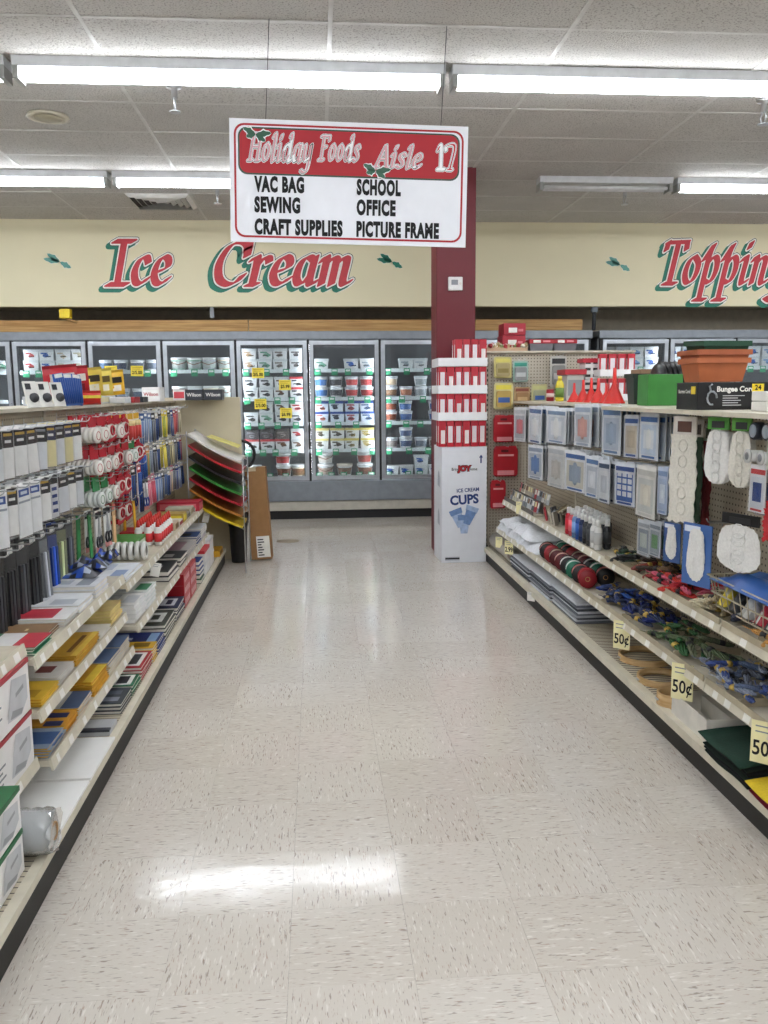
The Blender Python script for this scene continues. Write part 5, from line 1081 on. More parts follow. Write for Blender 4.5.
# planters
def planter(name, loc, w0, w1, d0, d1, h, col, label, rz=0, rim=.02, rx=0):
    t = empty(name, loc, label, 'planter', 'plastic planters on the right top shelf', (rx, 0, rz)); 
    m = M(col, .5)
    mb = MB(); b = [(-w0/2, -d0/2, 0), (w0/2, -d0/2, 0), (w0/2, d0/2, 0), (-w0/2, d0/2, 0)]; tp = [(-w1/2, -d1/2, h), (w1/2, -d1/2, h), (w1/2, d1/2, h), (-w1/2, d1/2, h)]
    k = .9; ti = [(x*k, y*k, z) for x, y, z in tp]; bi = [(x*k, y*k, .01) for x, y, z in b]
    mb.face(b[::-1]); 
    for i in range(4): j = (i+1) % 4; mb.face([b[i], b[j], tp[j], tp[i]]); mb.face([tp[i], tp[j], ti[j], ti[i]]); mb.face([ti[i], ti[j], bi[j], bi[i]])
    mb.face(bi); mb.build('trough', m, t)
    r = MB(); a, c = w1/2+.006, d1/2+.006
    for (x0, x1, y0, y1) in ((-a, a, -c, -c+.014), (-a, a, c-.014, c), (-a, -a+.014, -c+.014, c-.014), (a-.014, a, -c+.014, c-.014)): r.box(x0, x1, y0, y1, h-rim, h+.002)
    r.build('rim', m, t); return t
p = ony(639, 403, 4.6); planter('planter_pot', (p.x, 4.6, zt3), .09, .12, .09, .12, .165, '#26352E', 'dark green tapered pot left of bright green box')
a, b = ony(647.5, 405, 4.1), ony(682, 405, 4.1); t = simple_box('green_block', a.x, b.x, 4.1, 4.24, zt3, .155, '#3F8A3C', 'bright green foam block on right top shelf', 'foam block')
p = ony(671, 360, 4.32); t = empty('plant_saucer_stack', (p.x, 4.32, zt3), 'stack of black ribbed plant saucers on edge behind green block', 'saucers')
for k in range(6): MB().lathe([(.0, -.004), (.1, -.004), (.112, .012), (.106, .012), (.097, 0), (0, 0)], 20, (-.07+.026*k, 0, .113), axis='x').build('saucer', M('#1A1A1C', .35), t)
p = ony(713, 378, 3.62); planter('terracotta_planter', (p.x, 3.62, zt3+.11), .19, .23, .15, .18, .10, '#B5653A', 'terracotta window planter on right top shelf'); 
planter('terracotta_planter', (p.x, 3.62, zt3+.145), .19, .235, .15, .185, .10, '#A85A34', 'second terracotta planter nested inside the first', rz=.02)
planter('green_planter', (p.x+.01, 3.62, zt3+.185), .17, .21, .14, .17, .10, '#1F4A34', 'dark green planter nested on top of the terracotta planters', rz=.05, rx=.04)
t = px_box('brown_box', 640, 660, 375, 4.9, .15, .2, '#8A6A50', 'brown box behind the dark green pot', 'box', panel='#B08A64')
t = px_box('storage_carton', 706, 748, 400, 3.5, .28, .108, '#4A4036', 'dark carton supporting the terracotta planters', 'box')
# bungee cord box
a = ony(697, 408, 3.14); t = empty('bungee_cord_box', (a.x, 3.14, zt3), 'black box printed Bungee Cord on right top shelf', 'box'); BKB = M('#141416', .35)
MB().box(0, .36, 0, .19, 0, .105).build('carton', BKB, t, bev=.002)
part('lettering', text_mesh('Bungee Cord', .028, .0009, mat=LBL), t, (.15, -.0015, .078), RX)
MB().box(.215, .262, -.002, .001, .068, .098).build('count_patch', M('#F2D42C', .4), t); part('count_lettering', text_mesh('24', .026, .0008, mat=INK), t, (.238, -.003, .083), RX)
mb = MB().tube([(.055+.02*math.cos(a_)*(1-.02*k), -.004, .045+.026*math.sin(a_)) for k, a_ in enumerate([q*math.pi/5 for q in range(9)])], .004, 5); mb.tube([(.05, -.004, .07), (.045, -.004, .09), (.055, -.004, .098)], .004, 5); mb.build('hook_picture', M('#9A9EA4', .4), t)
mb = MB()
for k in range(5): mb.box(.1, .1+u(.06, .09), -.0015, .0, .016+.009*k, .019+.009*k)
mb.build('print_lines', M('#C8C8C8', .5), t)
part('side_lettering', text_mesh('Bungee Cord', .02, .0004, mat=LBL), t, (-.0015, .115, .07), RR); MB().box(-.0015, .0005, .02, .055, .06, .09).build('side_patch', M('#F2D42C', .4), t)
for k in range(2):
    a = ony(751, 405, 2.92); t = simple_box('white_carton', a.x, a.x+.2, 2.82, 2.92, zt3+.036*k-.0, .034, '#ECEAE4', f'flat white carton on right top shelf edge, {["lower", "upper"][k]}', 'box', group='flat white cartons'); MB().box(-.08, -.03, -.0512, -.05, .012, .022).build('printed_label', GREY, t)

# ---- hanging packs on the right pegboard
def rpack(px0, py0, px1, py1, n, cols, label, X=1.475, name='pattern_pack', cat='pattern pack', dx=.028, grid=False, sleeve=True):
    p, q = onx(px0, (py0+py1)/2, X), onx(px1, (py0+py1)/2, X); yf, yn = p.y, q.y; w = min(.26, (px1-px0)*1.1/(FPX*(.99*X/((yf+yn)/2)**2+.12/((yf+yn)/2)))); yc = (yf+yn)/2; zt_ = onx((px0+px1)/2, py0, X).z; h = zt_-onx((px0+px1)/2, py1, X).z
    key = (round(w, 2), round(h, 2), tuple(cols), grid)
    if key not in PB:
        bands = [(0, 1, cols[0]), (.05, .16, cols[1], .1), (.22, .9, cols[2], .2), (.34, .76, cols[3], .45), (.92, .97, cols[1], .3)]
        pr = card_proto(w, h, bands, sleeve=sleeve)
        if grid:
            g = MB()
            for i in range(3):
                for j in range(4): g.face([(.0028, -w*.36+w*.26*i, -h*(.3+.16*j)), (.0028, -w*.36+w*.2+w*.26*i, -h*(.3+.16*j)), (.0028, -w*.36+w*.2+w*.26*i, -h*(.18+.16*j)), (.0028, -w*.36+w*.26*i, -h*(.18+.16*j))])
            pr.append(('picture_grid', g.mesh('picture_grid', M('#E4E8EE', .5)), []))
        else:
            mo = MB().lathe([(0, .0032), (w*.13, .0028), (w*.16, .0022)], 12, (0, 0, -h*.55), axis='x', sx=1, sy=1.7); pr.append(('motif', mo.mesh('motif', M(sh(cols[3], 1.05), .6)), []))
        PB[key] = pr
    part('peg_hook', HOOK, gr, (RPEG, yc, zt_), (0, 0, math.pi))
    for k in range(n):
        inst(name, PB[key], (X+dx*k, yc+u(-.004, .004)+.004*k, zt_-.003), f'{label}, {"frontmost" if k == 0 else ORD[k]+" from front"} on its hook', cat, label, (u(-.02, .02), 0, math.pi+.12+u(-.08, .08)))
Wp, Bp, Gp = '#EEF1F5', '#4A6FA8', '#DDE3EA'
R1 = [(515, 408, 525, 441, 5, ['#E0E2E4', '#C8CCD0', '#B8BEC6', '#D87A82'], 'slim white pack in top row beside the red bags'), (527, 407, 544, 443, 5, [Wp, Bp, Gp, '#EFF2F6'], 'blue headed pattern bag, first in top row'), (547, 409, 567, 443, 5, [Wp, '#8FA6C4', '#DCE2EA', '#F2F4F8'], 'white embroidery pattern bag, second in top row'), (574, 405, 592, 446, 5, [Wp, '#B0BED2', '#C9D0DA', '#D8A49A'], 'pattern bag with pink corner, third in top row'), (602, 407, 622, 454, 5, ['#E2E8EE', '#5E84B4', '#C4CEDC', '#A4B4CA'], 'grey blue pattern bag, fourth in top row'), (624, 416, 639, 457, 4, ['#DDE2EA', '#3A62A4', '#D8CEBC', '#C9BCA6'], 'cream picture pattern bag, fifth in top row'), (639, 414, 659, 459, 6, ['#E8EEF4', '#3F74B8', '#D4E2F2', '#EEF4FA'], 'bright blue headed pattern bag, sixth in top row')]
R2 = [(525, 446, 547, 479, 5, [Wp, '#A8B6CA', '#C6CED8', '#6A8CC4'], 'pale blue pattern bag, first in second row'), (549, 447, 564, 487, 5, ['#E2E2E0', '#C8CCD0', '#DADCDC', '#C9C6C0'], 'white stitch pattern bag, second in second row'), (565, 452, 586, 491, 5, [Wp, '#3E6AAC', '#D8D4C8', '#9AA8BA'], 'navy headed pattern bag, third in second row'), (587, 457, 598, 497, 4, ['#E8EDF3', '#5A80B4', '#C4CCD6', '#E4E8EE'], 'narrow pattern bag, fourth in second row'), (598, 461, 610, 502, 4, ['#DDE2E8', '#2E4468', '#E4E8EC', '#C8CED6'], 'white pattern bag with dark header, fifth in second row'), (616, 464, 634, 505, 4, ['#DCE2EA', '#24509C', '#2F62B0', '#2F62B0'], 'blue grid pattern pack, sixth in second row'), (636, 467, 656, 517, 6, ['#F0EFEA', '#DCDCD6', '#D9DCD8', '#E6E2D6'], 'pale pattern bag, seventh in second row'), (658, 468, 668, 514, 3, ['#C8D4E8', '#8FA9D2', '#B4C6E0', '#DCE6F2'], 'light blue pattern bag, eighth in second row')]
R3 = [(638, 521, 650, 555, 4, ['#C9CED2', '#A4ACB4', '#8E98A4', '#B9C2BC'], 'clear needle pack, first in lowest row'), (650, 523, 661, 556, 4, ['#BFC6CC', '#7C8894', '#9AA4AE', '#6A9A6A'], 'clear pack with green patch, second in lowest row')]
for e in R1+R2+R3: rpack(*e, grid='grid' in e[6])
# lace goods
LACE = M('#E2DED2', .75, bump=.22, scale=120, var=.10); LACEW = M('#E9E8E4', .75, bump=.22, scale=120, var=.08)
def lace(px0, py0, px1, py1, mat, label, X=1.46, shape='runner', head=None, cat='lace', cardcol=None, n=1, tw=.35):
    pm = ((px0+px1)/2, (py0+py1)/2); yf, yn = onx(px0, pm[1], X).y, onx(px1, pm[1], X).y; yc = (yf+yn)/2; w = min(1.12*(px1-px0)/(FPX*(math.cos(tw)*X/yc**2+math.sin(tw)/yc)), .32); zt_ = onx(pm[0], py0, X).z; h = zt_-onx(pm[0], py1, X).z
    part('peg_hook', HOOK, gr, (RPEG, yc, zt_), (0, 0, math.pi))
    t = empty('lace_runner' if shape == 'runner' else 'lace_doily', (X, yc, zt_-.003), label, cat, None, (0, 0, math.pi+tw)); hh = .16*h if head else 0
    if head:
        MB().box(-.003, .003, -w*.42, w*.42, -hh, .006).build('header_card', M(head[0], .5), t); MB().box(.003, .0045, -w*.25, w*.25, -hh*.85, -hh*.2).build('header_picture', M(head[1], .5), t)
    if cardcol: MB().box(-.004, .0, -w/2, w/2, -h, 0).build('backing_card', M(cardcol, .4), t); MB().box(.0, .0012, -w*.45, w*.1, -h*.14, -h*.04).build('printed_panel', M('#DDE4EE', .5), t)
    P = []
    if shape == 'runner':
        m_ = 14
        for k in range(m_+1): z = -hh-(h-hh)*k/m_; P.append((w/2-(.006 if k % 2 else 0), z))
        for k in range(7): P.append((w/2-w*(k+.5)/7, -h-(.012 if k % 2 == 0 else 0)))
        P += [(-a_, z) for a_, z in P[:m_+1][::-1]]
    else:
        k_ = 36; cz = -(h+hh)/2*1.0; ry = (h-hh)/2*(.86 if cardcol else 1); rx = w/2*(.62 if cardcol else 1)
        for k in range(k_): a_ = 2*math.pi*k/k_; f = 1-.035*(k % 2); ca_, sa_ = math.cos(a_), math.sin(a_); P.append((rx*f*math.copysign(abs(ca_)**.72, ca_), cz+ry*f*math.copysign(abs(sa_)**.72, sa_)))
    for j in range(n):
        mb = MB(); c = (0, sum(z for _, z in P)/len(P)); x = .002+.004*j if n == 1 else -.012*j
        for sgn, xx in ((1, x+.003), (-1, x)):
            for k in range(len(P)): a_, b_ = P[k], P[(k+1) % len(P)]; f = [(xx+.004*math.sin(k*.7), *a_), (xx+.004*math.sin((k+1)*.7), *b_), (xx+.003, *c)]; mb.face(f if sgn > 0 else f[::-1], 0)
        mb.build('lace_panel', mat, t)
    # raised pattern
    mb = MB()
    for k in range(5): 
        z = -hh-(h-hh)*(k+.7)/5.5; mb.tube([(.0085, w*.16*math.cos(q*math.pi/5), z+.025*math.sin(q*math.pi/5)) for q in range(10)], .002, 4, closed=True)
    if not cardcol: mb.build('raised_pattern', mat, t)
    return t
lace(671, 417, 697, 521, LACE, 'long cream lace table runner hanging on right pegboard', head=('#D8D2C8', '#5A3A30'))
lace(691, 420, 703, 520, M('#2E4A34', .8), 'dark green fabric runner hanging behind the cream lace runner', X=1.56, head=('#C8C4BC', '#4A4038'), tw=.15)
lace(703, 424, 712, 524, M('#7A2A2C', .8), 'dark red fabric runner hanging behind the green one', X=1.6, head=('#C8C4BC', '#4A4038'), tw=.15)
lace(706, 418, 730, 484, LACEW, 'white scalloped doily with green header card', shape='round', head=('#4E9A3C', '#2A2C2C'), cat='doily', n=3)
lace(730, 419, 752, 488, LACE, 'cream scalloped doily with green header card', shape='round', head=('#5CA040', '#2A2C2C'), cat='doily', n=3)
lace(664, 522, 680, 562, LACEW, 'small oval white lace on a blue card', shape='round', cardcol='#3E5E96', cat='doily', X=1.5)
lace(683, 523, 711, 586, LACEW, 'large oval white lace on a blue card', shape='round', cardcol='#4A70B0', cat='doily', X=1.48)
lace(719, 515, 762, 572, LACEW, 'white lace bundle below a black header card', shape='round', head=('#151516', '#2A2A2C'), cat='doily', X=1.47)
lace(764, 503, 790, 540, M('#C01E28', .45), 'red carded pack at right edge of pegboard', shape='runner', head=('#C01E28', '#F0E8E4'), cat='pack', X=1.44)
# thread spools on hooks, tins, tool pack
for k, (px, py) in enumerate(((748, 456), (761, 458), (775, 460))):
    p = onx(px, py, 1.44); t = empty('thread_spool', (p.x, p.y, p.z), f'white thread spool on a right pegboard hook, {ORD[k]} from left', 'thread spool', 'white thread spools'); part('peg_hook', HOOK, gr, (RPEG, p.y, p.z), (0, 0, math.pi))
    MB().lathe([(.02, 0), (.02, .05)], 14, axis='x').build('thread', M('#E8E8E6', .6), t); MB().lathe([(.004, -.004), (.024, -.004), (.024, .001), (.02, .001)], 14, axis='x').build('flange', M('#C9C9C6', .4), t); MB().lathe([(.004, -.005), (.013, -.005), (.013, -.0042)], 12, axis='x').build('end_label', M('#8A8C90', .5), t)
for k, (px, py) in enumerate(((753, 431), (766, 432))):
    p = onx(px, py, 1.45); t = empty('round_tin', (p.x, p.y, p.z), f'round dark tin hung near the top of the right pegboard, {["left", "right"][k]}', 'tin', 'round dark tins')
    MB().lathe([(.028, 0), (.03, .004), (.03, .03), (0, .03)], 18, axis='x').build('tin', M('#3A3E48', .3, .5), t); MB().lathe([(0, -.002), (.022, -.002), (.022, 0)], 16, axis='x').build('lid_print', M('#9AA4B0', .3), t); part('peg_hook', HOOK, gr, (RPEG, p.y, p.z), (0, 0, math.pi))
rpack(750, 466, 766, 512, 2, ['#E4E4E6', '#C8383E', '#D8DCE2', '#2E4A8C'], 'white tool pack with red and blue parts', X=1.46, name='tool_pack', cat='tool pack')
rpack(768, 420, 790, 470, 3, ['#D8E0D0', '#5CA040', '#C8CCC8', '#8A8C8A'], 'green headed pack at right edge', X=1.46, name='notion_pack', cat='pack')
# wire basket with blue bag
p = onx(712, 600, 1.49); bk = empty('wire_basket', (1.58, 2.78, RU[1]+.045), 'beige wire basket on the upper right shelf', 'basket'); BWm = M('#B9AE94', .4)
for z, e in ((.0, .85), (.05, .92), (.11, 1)):
    a, b = .11*e, .24*e; MB().tube([(-a, -b, z), (a, -b, z), (a, b, z), (-a, b, z)], .0035, 5, closed=True).build('ring_wire', BWm, bk)
for k in range(9):
    y = -.22+.055*k
    for s in (-1, 1): MB().cyl((s*.093, y*.85, 0), (s*.11, y, .11), .0022, n=5).build('upright_wire', BWm, bk)
for k in range(5):
    x = -.09+.045*k
    for s in (-1, 1): MB().cyl((x*.85, s*.204, 0), (x, s*.24, .11), .0022, n=5).build('upright_wire', BWm, bk)
for k in range(7): MB().cyl((-.093, -.18+.06*k, 0), (.093, -.18+.06*k, 0), .0022, n=5).build('bottom_wire', BWm, bk)
zk = RU[1]+.05
for k, (dy, c, l) in enumerate(((.17, ['#D8C23A', '#B9AE94'], 'yellow'), (.09, ['#2A2A2C', '#4A4A4C'], 'black'), (0, ['#D8D6D0', '#B9B9B5'], 'white'), (-.1, ['#C03040', '#E8E4E0'], 'red and white'), (-.17, ['#3E3A38', '#C8C4B8'], 'dark'))): lumpbag('fabric_packet', 2.74+dy, 2.83+dy, 1.49, 1.66, zk, .085, c, f'{l} fabric packet inside the wire basket', 'packet', 'packets in the wire basket')
lumpbag('blue_bag', 2.50, 2.99, 1.46, 1.68, zk+.095, .06, ['#2F62B0', '#3A70C0', '#24509C', '#6F9AD0'], 'glossy blue bag lying on top of the wire basket', 'bag')

# ---- upper right shelf
zu, xu = RU[1]+.001, RU[0]+.01
ct_ = empty('counter_display', (xu+.0, 5.6, zu), 'two tier display rack of small bead packets on upper right shelf', 'display rack')
for k in range(2): MB().box(.005+.07*k, .075+.07*k, 0, .88, .0, .012+.055*k).build('tier', SHELFD, ct_); MB().box(.0+.07*k, .004+.07*k, 0, .88, .0, .03+.06*k).build('tier_front', M('#5A564E', .5), ct_)
for r in range(2):
    for k in range(13):
        c = random.choice(['#D8D4C4', '#C8C4B4', '#E4E0D0', '#B9B4A4', '#D87A82', '#8A9098', '#DAD0A0'] if k > 6 else ['#C9CDD0', '#8A9098', '#B83A44', '#5A6068', '#D8D8D4'])
        pr = [('card', MB().box(-.002, .002, -.024, .024, 0, .075).mesh('card', M(c, .5)), []), ('printed_panel', MB().box(-.0032, -.002, -.018, .018, .035, .07).mesh('printed_panel', M(random.choice(['#E8DCA8', '#EDEBE4', '#8A6A50', '#3A3C40']), .5)), [])]
        inst('bead_packet', pr, (xu+.04+.07*r, 5.635+.066*k, zu+.014+.055*r), f'small carded bead packet, {ORD[k]} from camera, {["front", "back"][r]} tier of the display rack', 'bead packet', 'bead packets in the display rack', (0, .2, u(-.1, .1)))
flag((xu-.012, 5.95, zu+.055), (0, .0, -.9), 'cream price card clipped on the bead display rack', None, .05, .09)
for k in range(9):
    c = ['#B9B4A8', '#7A7468', '#4A4640', '#C8C2B0', '#5E6268', '#9A948A', '#B83A44', '#6A6E74', '#8A8478'][k]
    t = empty('notion_pack', (xu+.05+.06*(k % 3), 5.2+.11*(k//3)+.02*(k % 3), zu), f'{["grey", "taupe", "black", "beige", "slate", "pale", "red", "steel", "brown"][k]} notions pack standing beside the paint bottles', 'notions pack', 'notions packs', (0, -.2, -.5+u(-.3, .3)))
    MB().box(-.006, .006, -.04, .04, 0, .085).build('card', M(c, .5), t); MB().box(-.0095, -.006, -.03, .03, .01, .05).build('contents', M(sh(c, .5), .3, .4), t); MB().box(-.008, -.006, -.03, .03, .06, .08).build('printed_panel', LBL, t)
for k in range(5): 
    pts = [(xu+.12+.05*math.cos(q*.9+k)+.0, 5.15+.03*q, zu+.09+.02*math.sin(q*1.3+k)) for q in range(7)]
    o = MB().tube(pts, .006, 5).build('twisted_cord', M(['#8A7A5E', '#B9AE94', '#6A5E48', '#A8A090', '#7A6E5A'][k], .6)); tag(o, f'loose twisted {["brown", "tan", "dark", "grey", "umber"][k]} cord lying behind the paint bottles', 'cord', 'loose cords')
BOT = {}
def bottle(c):
    if c in BOT: return BOT[c]
    BOT[c] = [('bottle', MB().lathe([(.019, 0), (.022, .006), (.022, .105), (.018, .12), (.011, .128)], 14).mesh('bottle', M(c, .25)), []), ('label_band', MB().lathe([(.0224, .03), (.0224, .095)], 14).mesh('label_band', M(sh(c, 1.15) if c != '#E4E4E2' else '#B9BABA', .5)), []), ('cap', MB().lathe([(.014, .126), (.014, .158), (.011, .163), (0, .163)], 12).mesh('cap', M('#F0F0EE', .35)), [])]
    return BOT[c]
for i in range(3):
    for k, c in enumerate(['#E4E4E2', '#E4E4E2', '#3A3C40', '#26282C', '#1E2F58', '#24509C', '#6A8CB8', '#D8606A', '#C8283A']):
        if i == 1: c = ['#26282C', '#26282C', '#5A5C60', '#24509C', '#E0E0DC', '#E8D8A0', '#C87A82', '#B8202C', '#E4E4E2'][k]
        if i == 2 and k < 2: continue
        inst('paint_bottle', bottle(c), (xu+.03+.056*i, 4.34+.066*k+.02*i, zu), f'{cname(c)} paint bottle with white cap, {ORD[k]} from camera, {["front", "middle", "back"][i]} row', 'paint bottle', 'paint bottles on the upper right shelf', (0, 0, u(0, 6)))
# embroidery floss skeins
FL = {}
def skein(c):
    if c in FL: return FL[c]
    mb = MB(); L = .046
    for q in range(5):
        p0 = 2*math.pi*q/5; R0 = .0062
        mb.tube([(L*(2*t/7-1), R0*(1 if 0 < t < 7 else .35)*math.cos(p0+t*.75), R0*.7*(1 if 0 < t < 7 else .35)*math.sin(p0+t*.75)) for t in range(8)], .0026, 4, rr=[.0022]+[.0029]*6+[.0022])
    bd = MB().lathe([(.0097, -.007), (.0097, .007)], 8, (L*.35, 0, 0), axis='x', sy=.75)
    tl2 = MB().tube([(L*.9, .002, 0), (L*1.15, .014, .004), (L*1.45, .004, .002)], .0011, 4)
    FL[c] = [('strands', mb.mesh('strands', M(c, .5, var=.3, scale=160)), [('loose_end', tl2.mesh('loose_end', M(c, .5, var=.3, scale=160)), [])]), ('paper_band', bd.mesh('paper_band', M('#26262A' if random.random() < .5 else '#C8A850', .5)), [])]
    return FL[c]
def floss(y0, y1, xf, z, n, cols, label, hm=.05):
    spots = []
    for k in range(n):
        a = k/n; x = xf+u(.035, .2); y = u(y0+.03, y1-.03); spots.append((y, x, z+.014+a*hm+u(0, .006)))
    for k, (y, x, zz) in enumerate(sorted(spots)):
        inst('floss_skein', skein(random.choice(cols)), (x, y, zz), f'{label}, {ORD[k]} nearest', 'embroidery floss', label, (u(-.25, .25), u(-.25, .25), random.choice((0, 1.57, 1.57))+u(-.6, .6)), (1.5, 1.6, 1.6))
xu2, xm2, zm = RU[0]-.005, RM[0]-.005, RM[1]+.001
for y0, y1, c, l in ((3.80, 4.10, ['#1F3A28', '#26282A', '#2E5A38', '#1C1E20', '#E0D8C0'], 'dark green or cream floss skein in far tray, upper right shelf'), (3.52, 3.80, ['#6A4A30', '#4A3424', '#7A5E40', '#3A2A20', '#8A3A30'], 'brown floss skein in second tray, upper right shelf'), (3.17, 3.52, ['#C8384A', '#D8607A', '#B82A34', '#E08A98', '#D83A30'], 'pink or red floss skein, upper right shelf'), (2.92, 3.17, ['#B9A888', '#A8946E', '#C8BEA0', '#8A7A58'], 'tan floss skein, upper right shelf'), (2.66, 2.92, ['#5A4A58', '#7A2A38', '#3A3E50', '#8A7468'], 'plum or grey floss skein before the basket, upper right shelf'), (2.40, 2.66, ['#8A5A30', '#B87A40', '#6A4424', '#C8924A', '#E0B82C'], 'brown or gold floss skein near the basket, upper right shelf'), (2.05, 2.40, ['#E8C22C', '#D8A820', '#C88A30'], 'yellow floss skein at right edge, upper right shelf')):
    floss(y0, y1, xu2, zu, 24, c, l, .045)
for y0, y1, c, l in ((3.82, 4.28, ['#1E3A8C', '#24509C', '#3A4A78', '#26304E', '#4A5E98'], 'blue floss skein in far part of middle right shelf'), (3.5, 3.84, ['#1E2F78', '#2A3A6A', '#26304E', '#3A3E48'], 'navy floss skein on middle right shelf'), (2.92, 3.5, ['#2E5A30', '#3A6A3E', '#5A6A48', '#24422C', '#6A7258'], 'green floss skein on middle right shelf'), (2.5, 2.92, ['#5A6A88', '#8A94A8', '#3A5090', '#A8AEB8', '#707888'], 'grey blue floss skein on middle right shelf'), (2.05, 2.5, ['#A81E34', '#B82A3E', '#8A1828'], 'crimson floss skein on middle right shelf')):
    floss(y0, y1, xm2, zm, 25, c, l, .05)
# spools of ribbon on the middle shelf
def spool(c, lab): return [('wound_thread', MB().lathe([(.046, -.04), (.048, -.02), (.048, .02), (.046, .04)], 18, axis='y').mesh('wound_thread', M(c, .55)), [('paper_label', MB().lathe([(.0487, -.018), (.0487, .018)], 18, axis='y').mesh('paper_label', M(lab, .55)), [])] if lab else []), ('flange', MB().lathe([(.014, -.045), (.05, -.045), (.05, -.04), (.046, -.04)], 18, axis='y').mesh('flange', M(sh(c, .8), .4)), []), ('flange', MB().lathe([(.046, .04), (.05, .04), (.05, .045), (.014, .045)], 18, axis='y').mesh('flange', M(sh(c, .8), .4)), []), ('core_tube', MB().lathe([(.014, -.046), (.014, .046), (.01, .046), (.01, -.046), (.014, -.046)], 12, axis='y').mesh('core_tube', KRAFT), [])]
SPC = [('#B0202C', None), ('#1C1C1E', '#C87A72'), ('#1F8A68', '#E4E8E4'), ('#1C1C20', '#E0DCD8'), ('#7A1C28', '#D8B0A0'), ('#6A1A24', '#C8B8A0')]
for i in range(2):
    for k in range(8):
        c, l = SPC[(k+i) % 6]; inst('ribbon_spool', spool(c, l), (RM[0]+.055+.11*i, 4.40+.115*k+.03*i, zm+.051), f'{cname(c)} ribbon spool, {ORD[k]} from camera, {["front", "back"][i]} row, middle right shelf', 'ribbon spool', 'ribbon spools on the middle right shelf', (0, u(0, 3), -.25))
# white cloths, striped cloths, beige roll
def cloth(name, y0, y1, x0, x1, z, h, col, label, cat, group, amp=.012, rnd=True):
    mb = MB(); nx, ny = 12, 14; 
    ph = [u(0, 6) for _ in range(4)]
    def top(a, b):
        e = min(1, 7*min(a, 1-a))*min(1, 9*min(b, 1-b)); return z+.002+h*e**.45*(.8+.0)+amp*e*(math.sin(b*13+ph[0]+a*3)+.7*math.sin(a*9+ph[1]-b*5)+.5*math.sin(b*27+ph[2]))
    for j in range(ny+1):
        for i in range(nx+1):
            a, b = i/nx, j/ny; mb.v.append((x0+(x1-x0)*a+.01*math.sin(b*9+ph[3]), y0+(y1-y0)*b, max(z+.002, top(a, b))))
    for j in range(ny):
        for i in range(nx): q = j*(nx+1)+i; mb.fi((q, q+1, q+nx+2, q+nx+1), 0, True)
    n0 = len(mb.v)
    for j in range(ny+1):
        for i in range(nx+1):
            a, b = i/nx, j/ny; mb.v.append((x0+(x1-x0)*a, y0+(y1-y0)*b, z+.0005))
    for j in range(ny):
        for i in range(nx): q = n0+j*(nx+1)+i; mb.fi((q+nx+1, q+nx+2, q+1, q))
    o = mb.build(name, M(col, .8, bump=.2, scale=60)); tag(o, label, cat, group); return o
for k, (y0, y1, h, zz) in enumerate(((5.32, 5.72, .055, 0), (5.7, 6.1, .06, 0), (6.05, 6.47, .06, 0), (5.45, 5.95, .05, .06), (5.9, 6.4, .05, .062))): cloth('white_cloth', y0, y1, RM[0]+.0, RM[0]+.28, zm+zz, h, '#E6E9EE', f'folded white cotton cloth, {["near bottom", "middle bottom", "far bottom", "near top", "far top"][k]} of the middle right shelf pile', 'cloth', 'white cloths on the middle right shelf')
t = empty('canvas_roll', (RXB+.09, 6.1, .117), 'rolled beige canvas at the far end of right base deck', 'canvas roll'); MB().lathe([(.0, 0), (.03, .0), (.032, .01), (.05, .01), (.052, 0), (.062, .0), (.064, .02), (.062, .65), (.0, .65)], 20, (0, 0, .066), axis='y').build('roll', M('#B9B4AA', .8, bump=.3, scale=70), t); MB().tube([(.0, .0, .128), (.03, 0, .122), (.05, 0, .1), (.06, 0, .06)], .004, 5).build('loose_edge', M('#9A958C', .8), t)
for sidx, (y0, y1, n) in enumerate(((4.42, 4.92, 10), (4.95, 5.45, 9), (5.48, 6.02, 8))):
    for k in range(n):
        th_ = .011; c = ['#A2A6AE', '#6E737C', '#D4D8DE', '#4A4E56'][(k+1+sidx) % 4]
        x0, x1 = RXB+.03+u(0, .015), RXB+.3; P = [(x0+.004, 0), (x1, 0), (x1, th_), (x0+.004, th_), (x0, th_*.75), (x0, th_*.25)]
        mb = MB().prism(P, y0+u(0, .02), y1-u(0, .02), 'y'); o = mb.build('folded_fabric', M(c, .85, bump=.3, scale=80)); o.location = (0, 0, .1165+k*(th_+.0008)); tag(o, f'folded {["grey", "slate", "silver", "charcoal"][(k+1+sidx) % 4]} fabric, {ORD[k]} from bottom, {["near", "middle", "far"][sidx]} pile, right base deck', 'fabric', 'folded fabrics on the right base deck')
# hoops, tray, felt
def hoop(px, py, r, h, label):
    p = onz(px, py, .118); t = empty('embroidery_hoop', (p.x, p.y, .1165), label, 'embroidery hoop', 'wooden embroidery hoops'); W1 = wood_mat('#B9935E', '#DDBE8E', 'hoop_wood')
    MB().lathe([(r, 0), (r, h), (r-.005, h), (r-.005, 0), (r, 0)], 40).build('outer_ring', W1, t); MB().lathe([(r-.006, .002), (r-.006, h-.002), (r-.011, h-.002), (r-.011, .002), (r-.006, .002)], 40).build('inner_ring', W1, t); MB().cyl((-r-.004, -.012, h/2), (-r-.004, .012, h/2), .004, n=8).build('clamp_screw', STEEL, t)
hoop(645, 659, .125, .03, 'largest wooden embroidery hoop on right base deck'); hoop(660, 681, .1, .03, 'middle wooden embroidery hoop on right base deck'); hoop(672, 704, .062, .055, 'small deep wooden hoop beside the white tray box')
a = onz(673, 718, .117); t = empty('open_white_box', (RXB+.02, 2.82, .1165), 'open white cardboard tray box on the right base deck', 'box'); CBW = M('#E0DCD2', .6)
bl3, bw3, bh3 = .30, .28, .09
MB().box(0, bw3, 0, bl3, 0, .003).build('base', CBW, t)
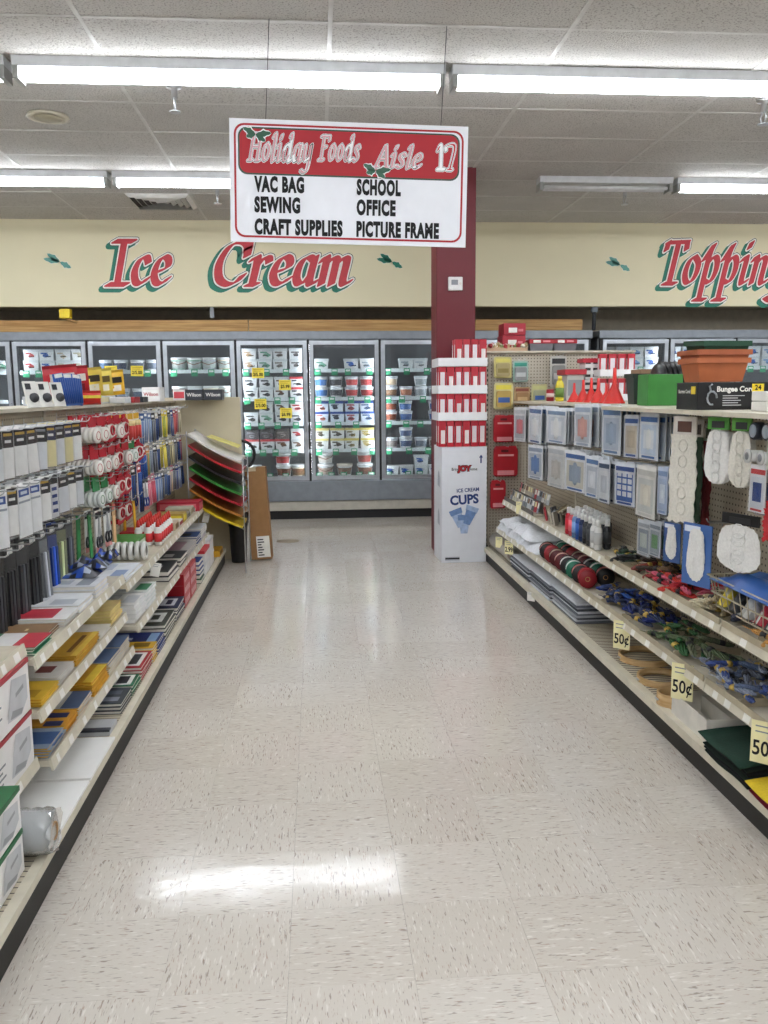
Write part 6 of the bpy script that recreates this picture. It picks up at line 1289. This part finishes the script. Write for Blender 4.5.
for nm, q in (('front_wall', (0, .004, 0, bl3)), ('back_wall', (bw3-.004, bw3, 0, bl3)), ('end_wall', (.004, bw3-.004, 0, .004)), ('end_wall', (.004, bw3-.004, bl3-.004, bl3))): MB().box(*q, .003, bh3).build(nm, CBW, t)
MB().box(.12, .15, .004, bl3-.004, .003, bh3*.8).build('inner_divider', M('#CFCBC0', .6), t)
def felt(y0, y1, z, c, label, dx=0, curl=.02):
    mb = MB(); nx, ny = 8, 6
    for s in (0, 1):
        for j in range(ny+1):
            for i in range(nx+1):
                a, b = i/nx, j/ny; mb.v.append((RXB-.012+dx+.27*a, y0+(y1-y0)*b+.04*a, z+.0035*s+curl*(.5+.5*math.sin(b*5+1))*(a)*(.6)+.004*math.sin(b*7+a*3)+.005))
    m_ = (nx+1)*(ny+1)
    for j in range(ny):
        for i in range(nx): q = j*(nx+1)+i; mb.fi((q+m_, q+1+m_, q+nx+2+m_, q+nx+1+m_), 0, True); mb.fi((q+nx+1, q+nx+2, q+1, q), 0, True)
    for j in range(ny): 
        for i in (0, nx): q = j*(nx+1)+i; mb.fi((q, q+m_, q+m_+nx+1, q+nx+1))
    for i in range(nx):
        for j in (0, ny): q = j*(nx+1)+i; mb.fi((q, q+1, q+m_+1, q+m_))
    o = mb.build('felt_sheet', M(c, .95, bump=.15, scale=120)); tag(o, label, 'felt', 'felt sheets on the right base deck')
for k in range(6): felt(2.45, 2.75, .118+.014*k, ['#14201C', '#12181A', '#16241E', '#101416', '#14201C', '#1C3A2E'][k], f'dark green felt sheet, {ORD[k]} from bottom of the felt pile', -.005-.004*(k % 3)-(.02 if k == 5 else 0), .02)
for k in range(3): felt(2.13, 2.44, .118+.016*k, ['#7A1428', '#8A1A30', '#E2C22E'][k], ['lowest dark red felt sheet at the right edge', 'second dark red felt sheet at the right edge', 'bright yellow felt sheet at the right edge'][k], -.005-(.015 if k == 2 else 0), .03)
# 50 cent price flags
for px, py, X, w, h, l, tx in ((622, 621, RM[0]-.006, .08, .135, 'cream 50 cent flag on middle right shelf, far', '50¢'), (683, 664, RM[0]-.006, .085, .145, 'cream 50 cent flag on middle right shelf beside the white tray box', '50¢'), (766, 722, RM[0]-.006, .085, .14, 'cream 50 cent flag at right edge of middle shelf', '50¢'), (509, 541, RM[0]-.006, .07, .10, 'cream price flag hanging at far end of middle right shelf', '2.99'), (499, 537, RXB+.02, .06, .085, 'cream price flag lying on the beige canvas roll', None), (531, 592, RXB-.012, .055, .06, 'small white price flag on right base deck rail', None)):
    p = onx(px, py, X); flag((p.x, p.y, p.z), (0, 0, -.75), l, tx, w, h, TAG if px != 531 else LBL)
o = MB().cyl((0, 0, 0), (0, .06, 0), .022, n=12, mc=0).build('deck_end_cap', BLACK, gr, (RXB+.005, 6.80, .12))

# ---- gondola roots: move the empties to the base of their runs
for e, base in ((gl, Vector((LPEG, 4.2, 0))), (gr, Vector((RPEG, 4.2, 0))), (rk, Vector((ra.x, 6.8, .118)))):
    e.location = base
    for c in e.children: c.location = c.location-base
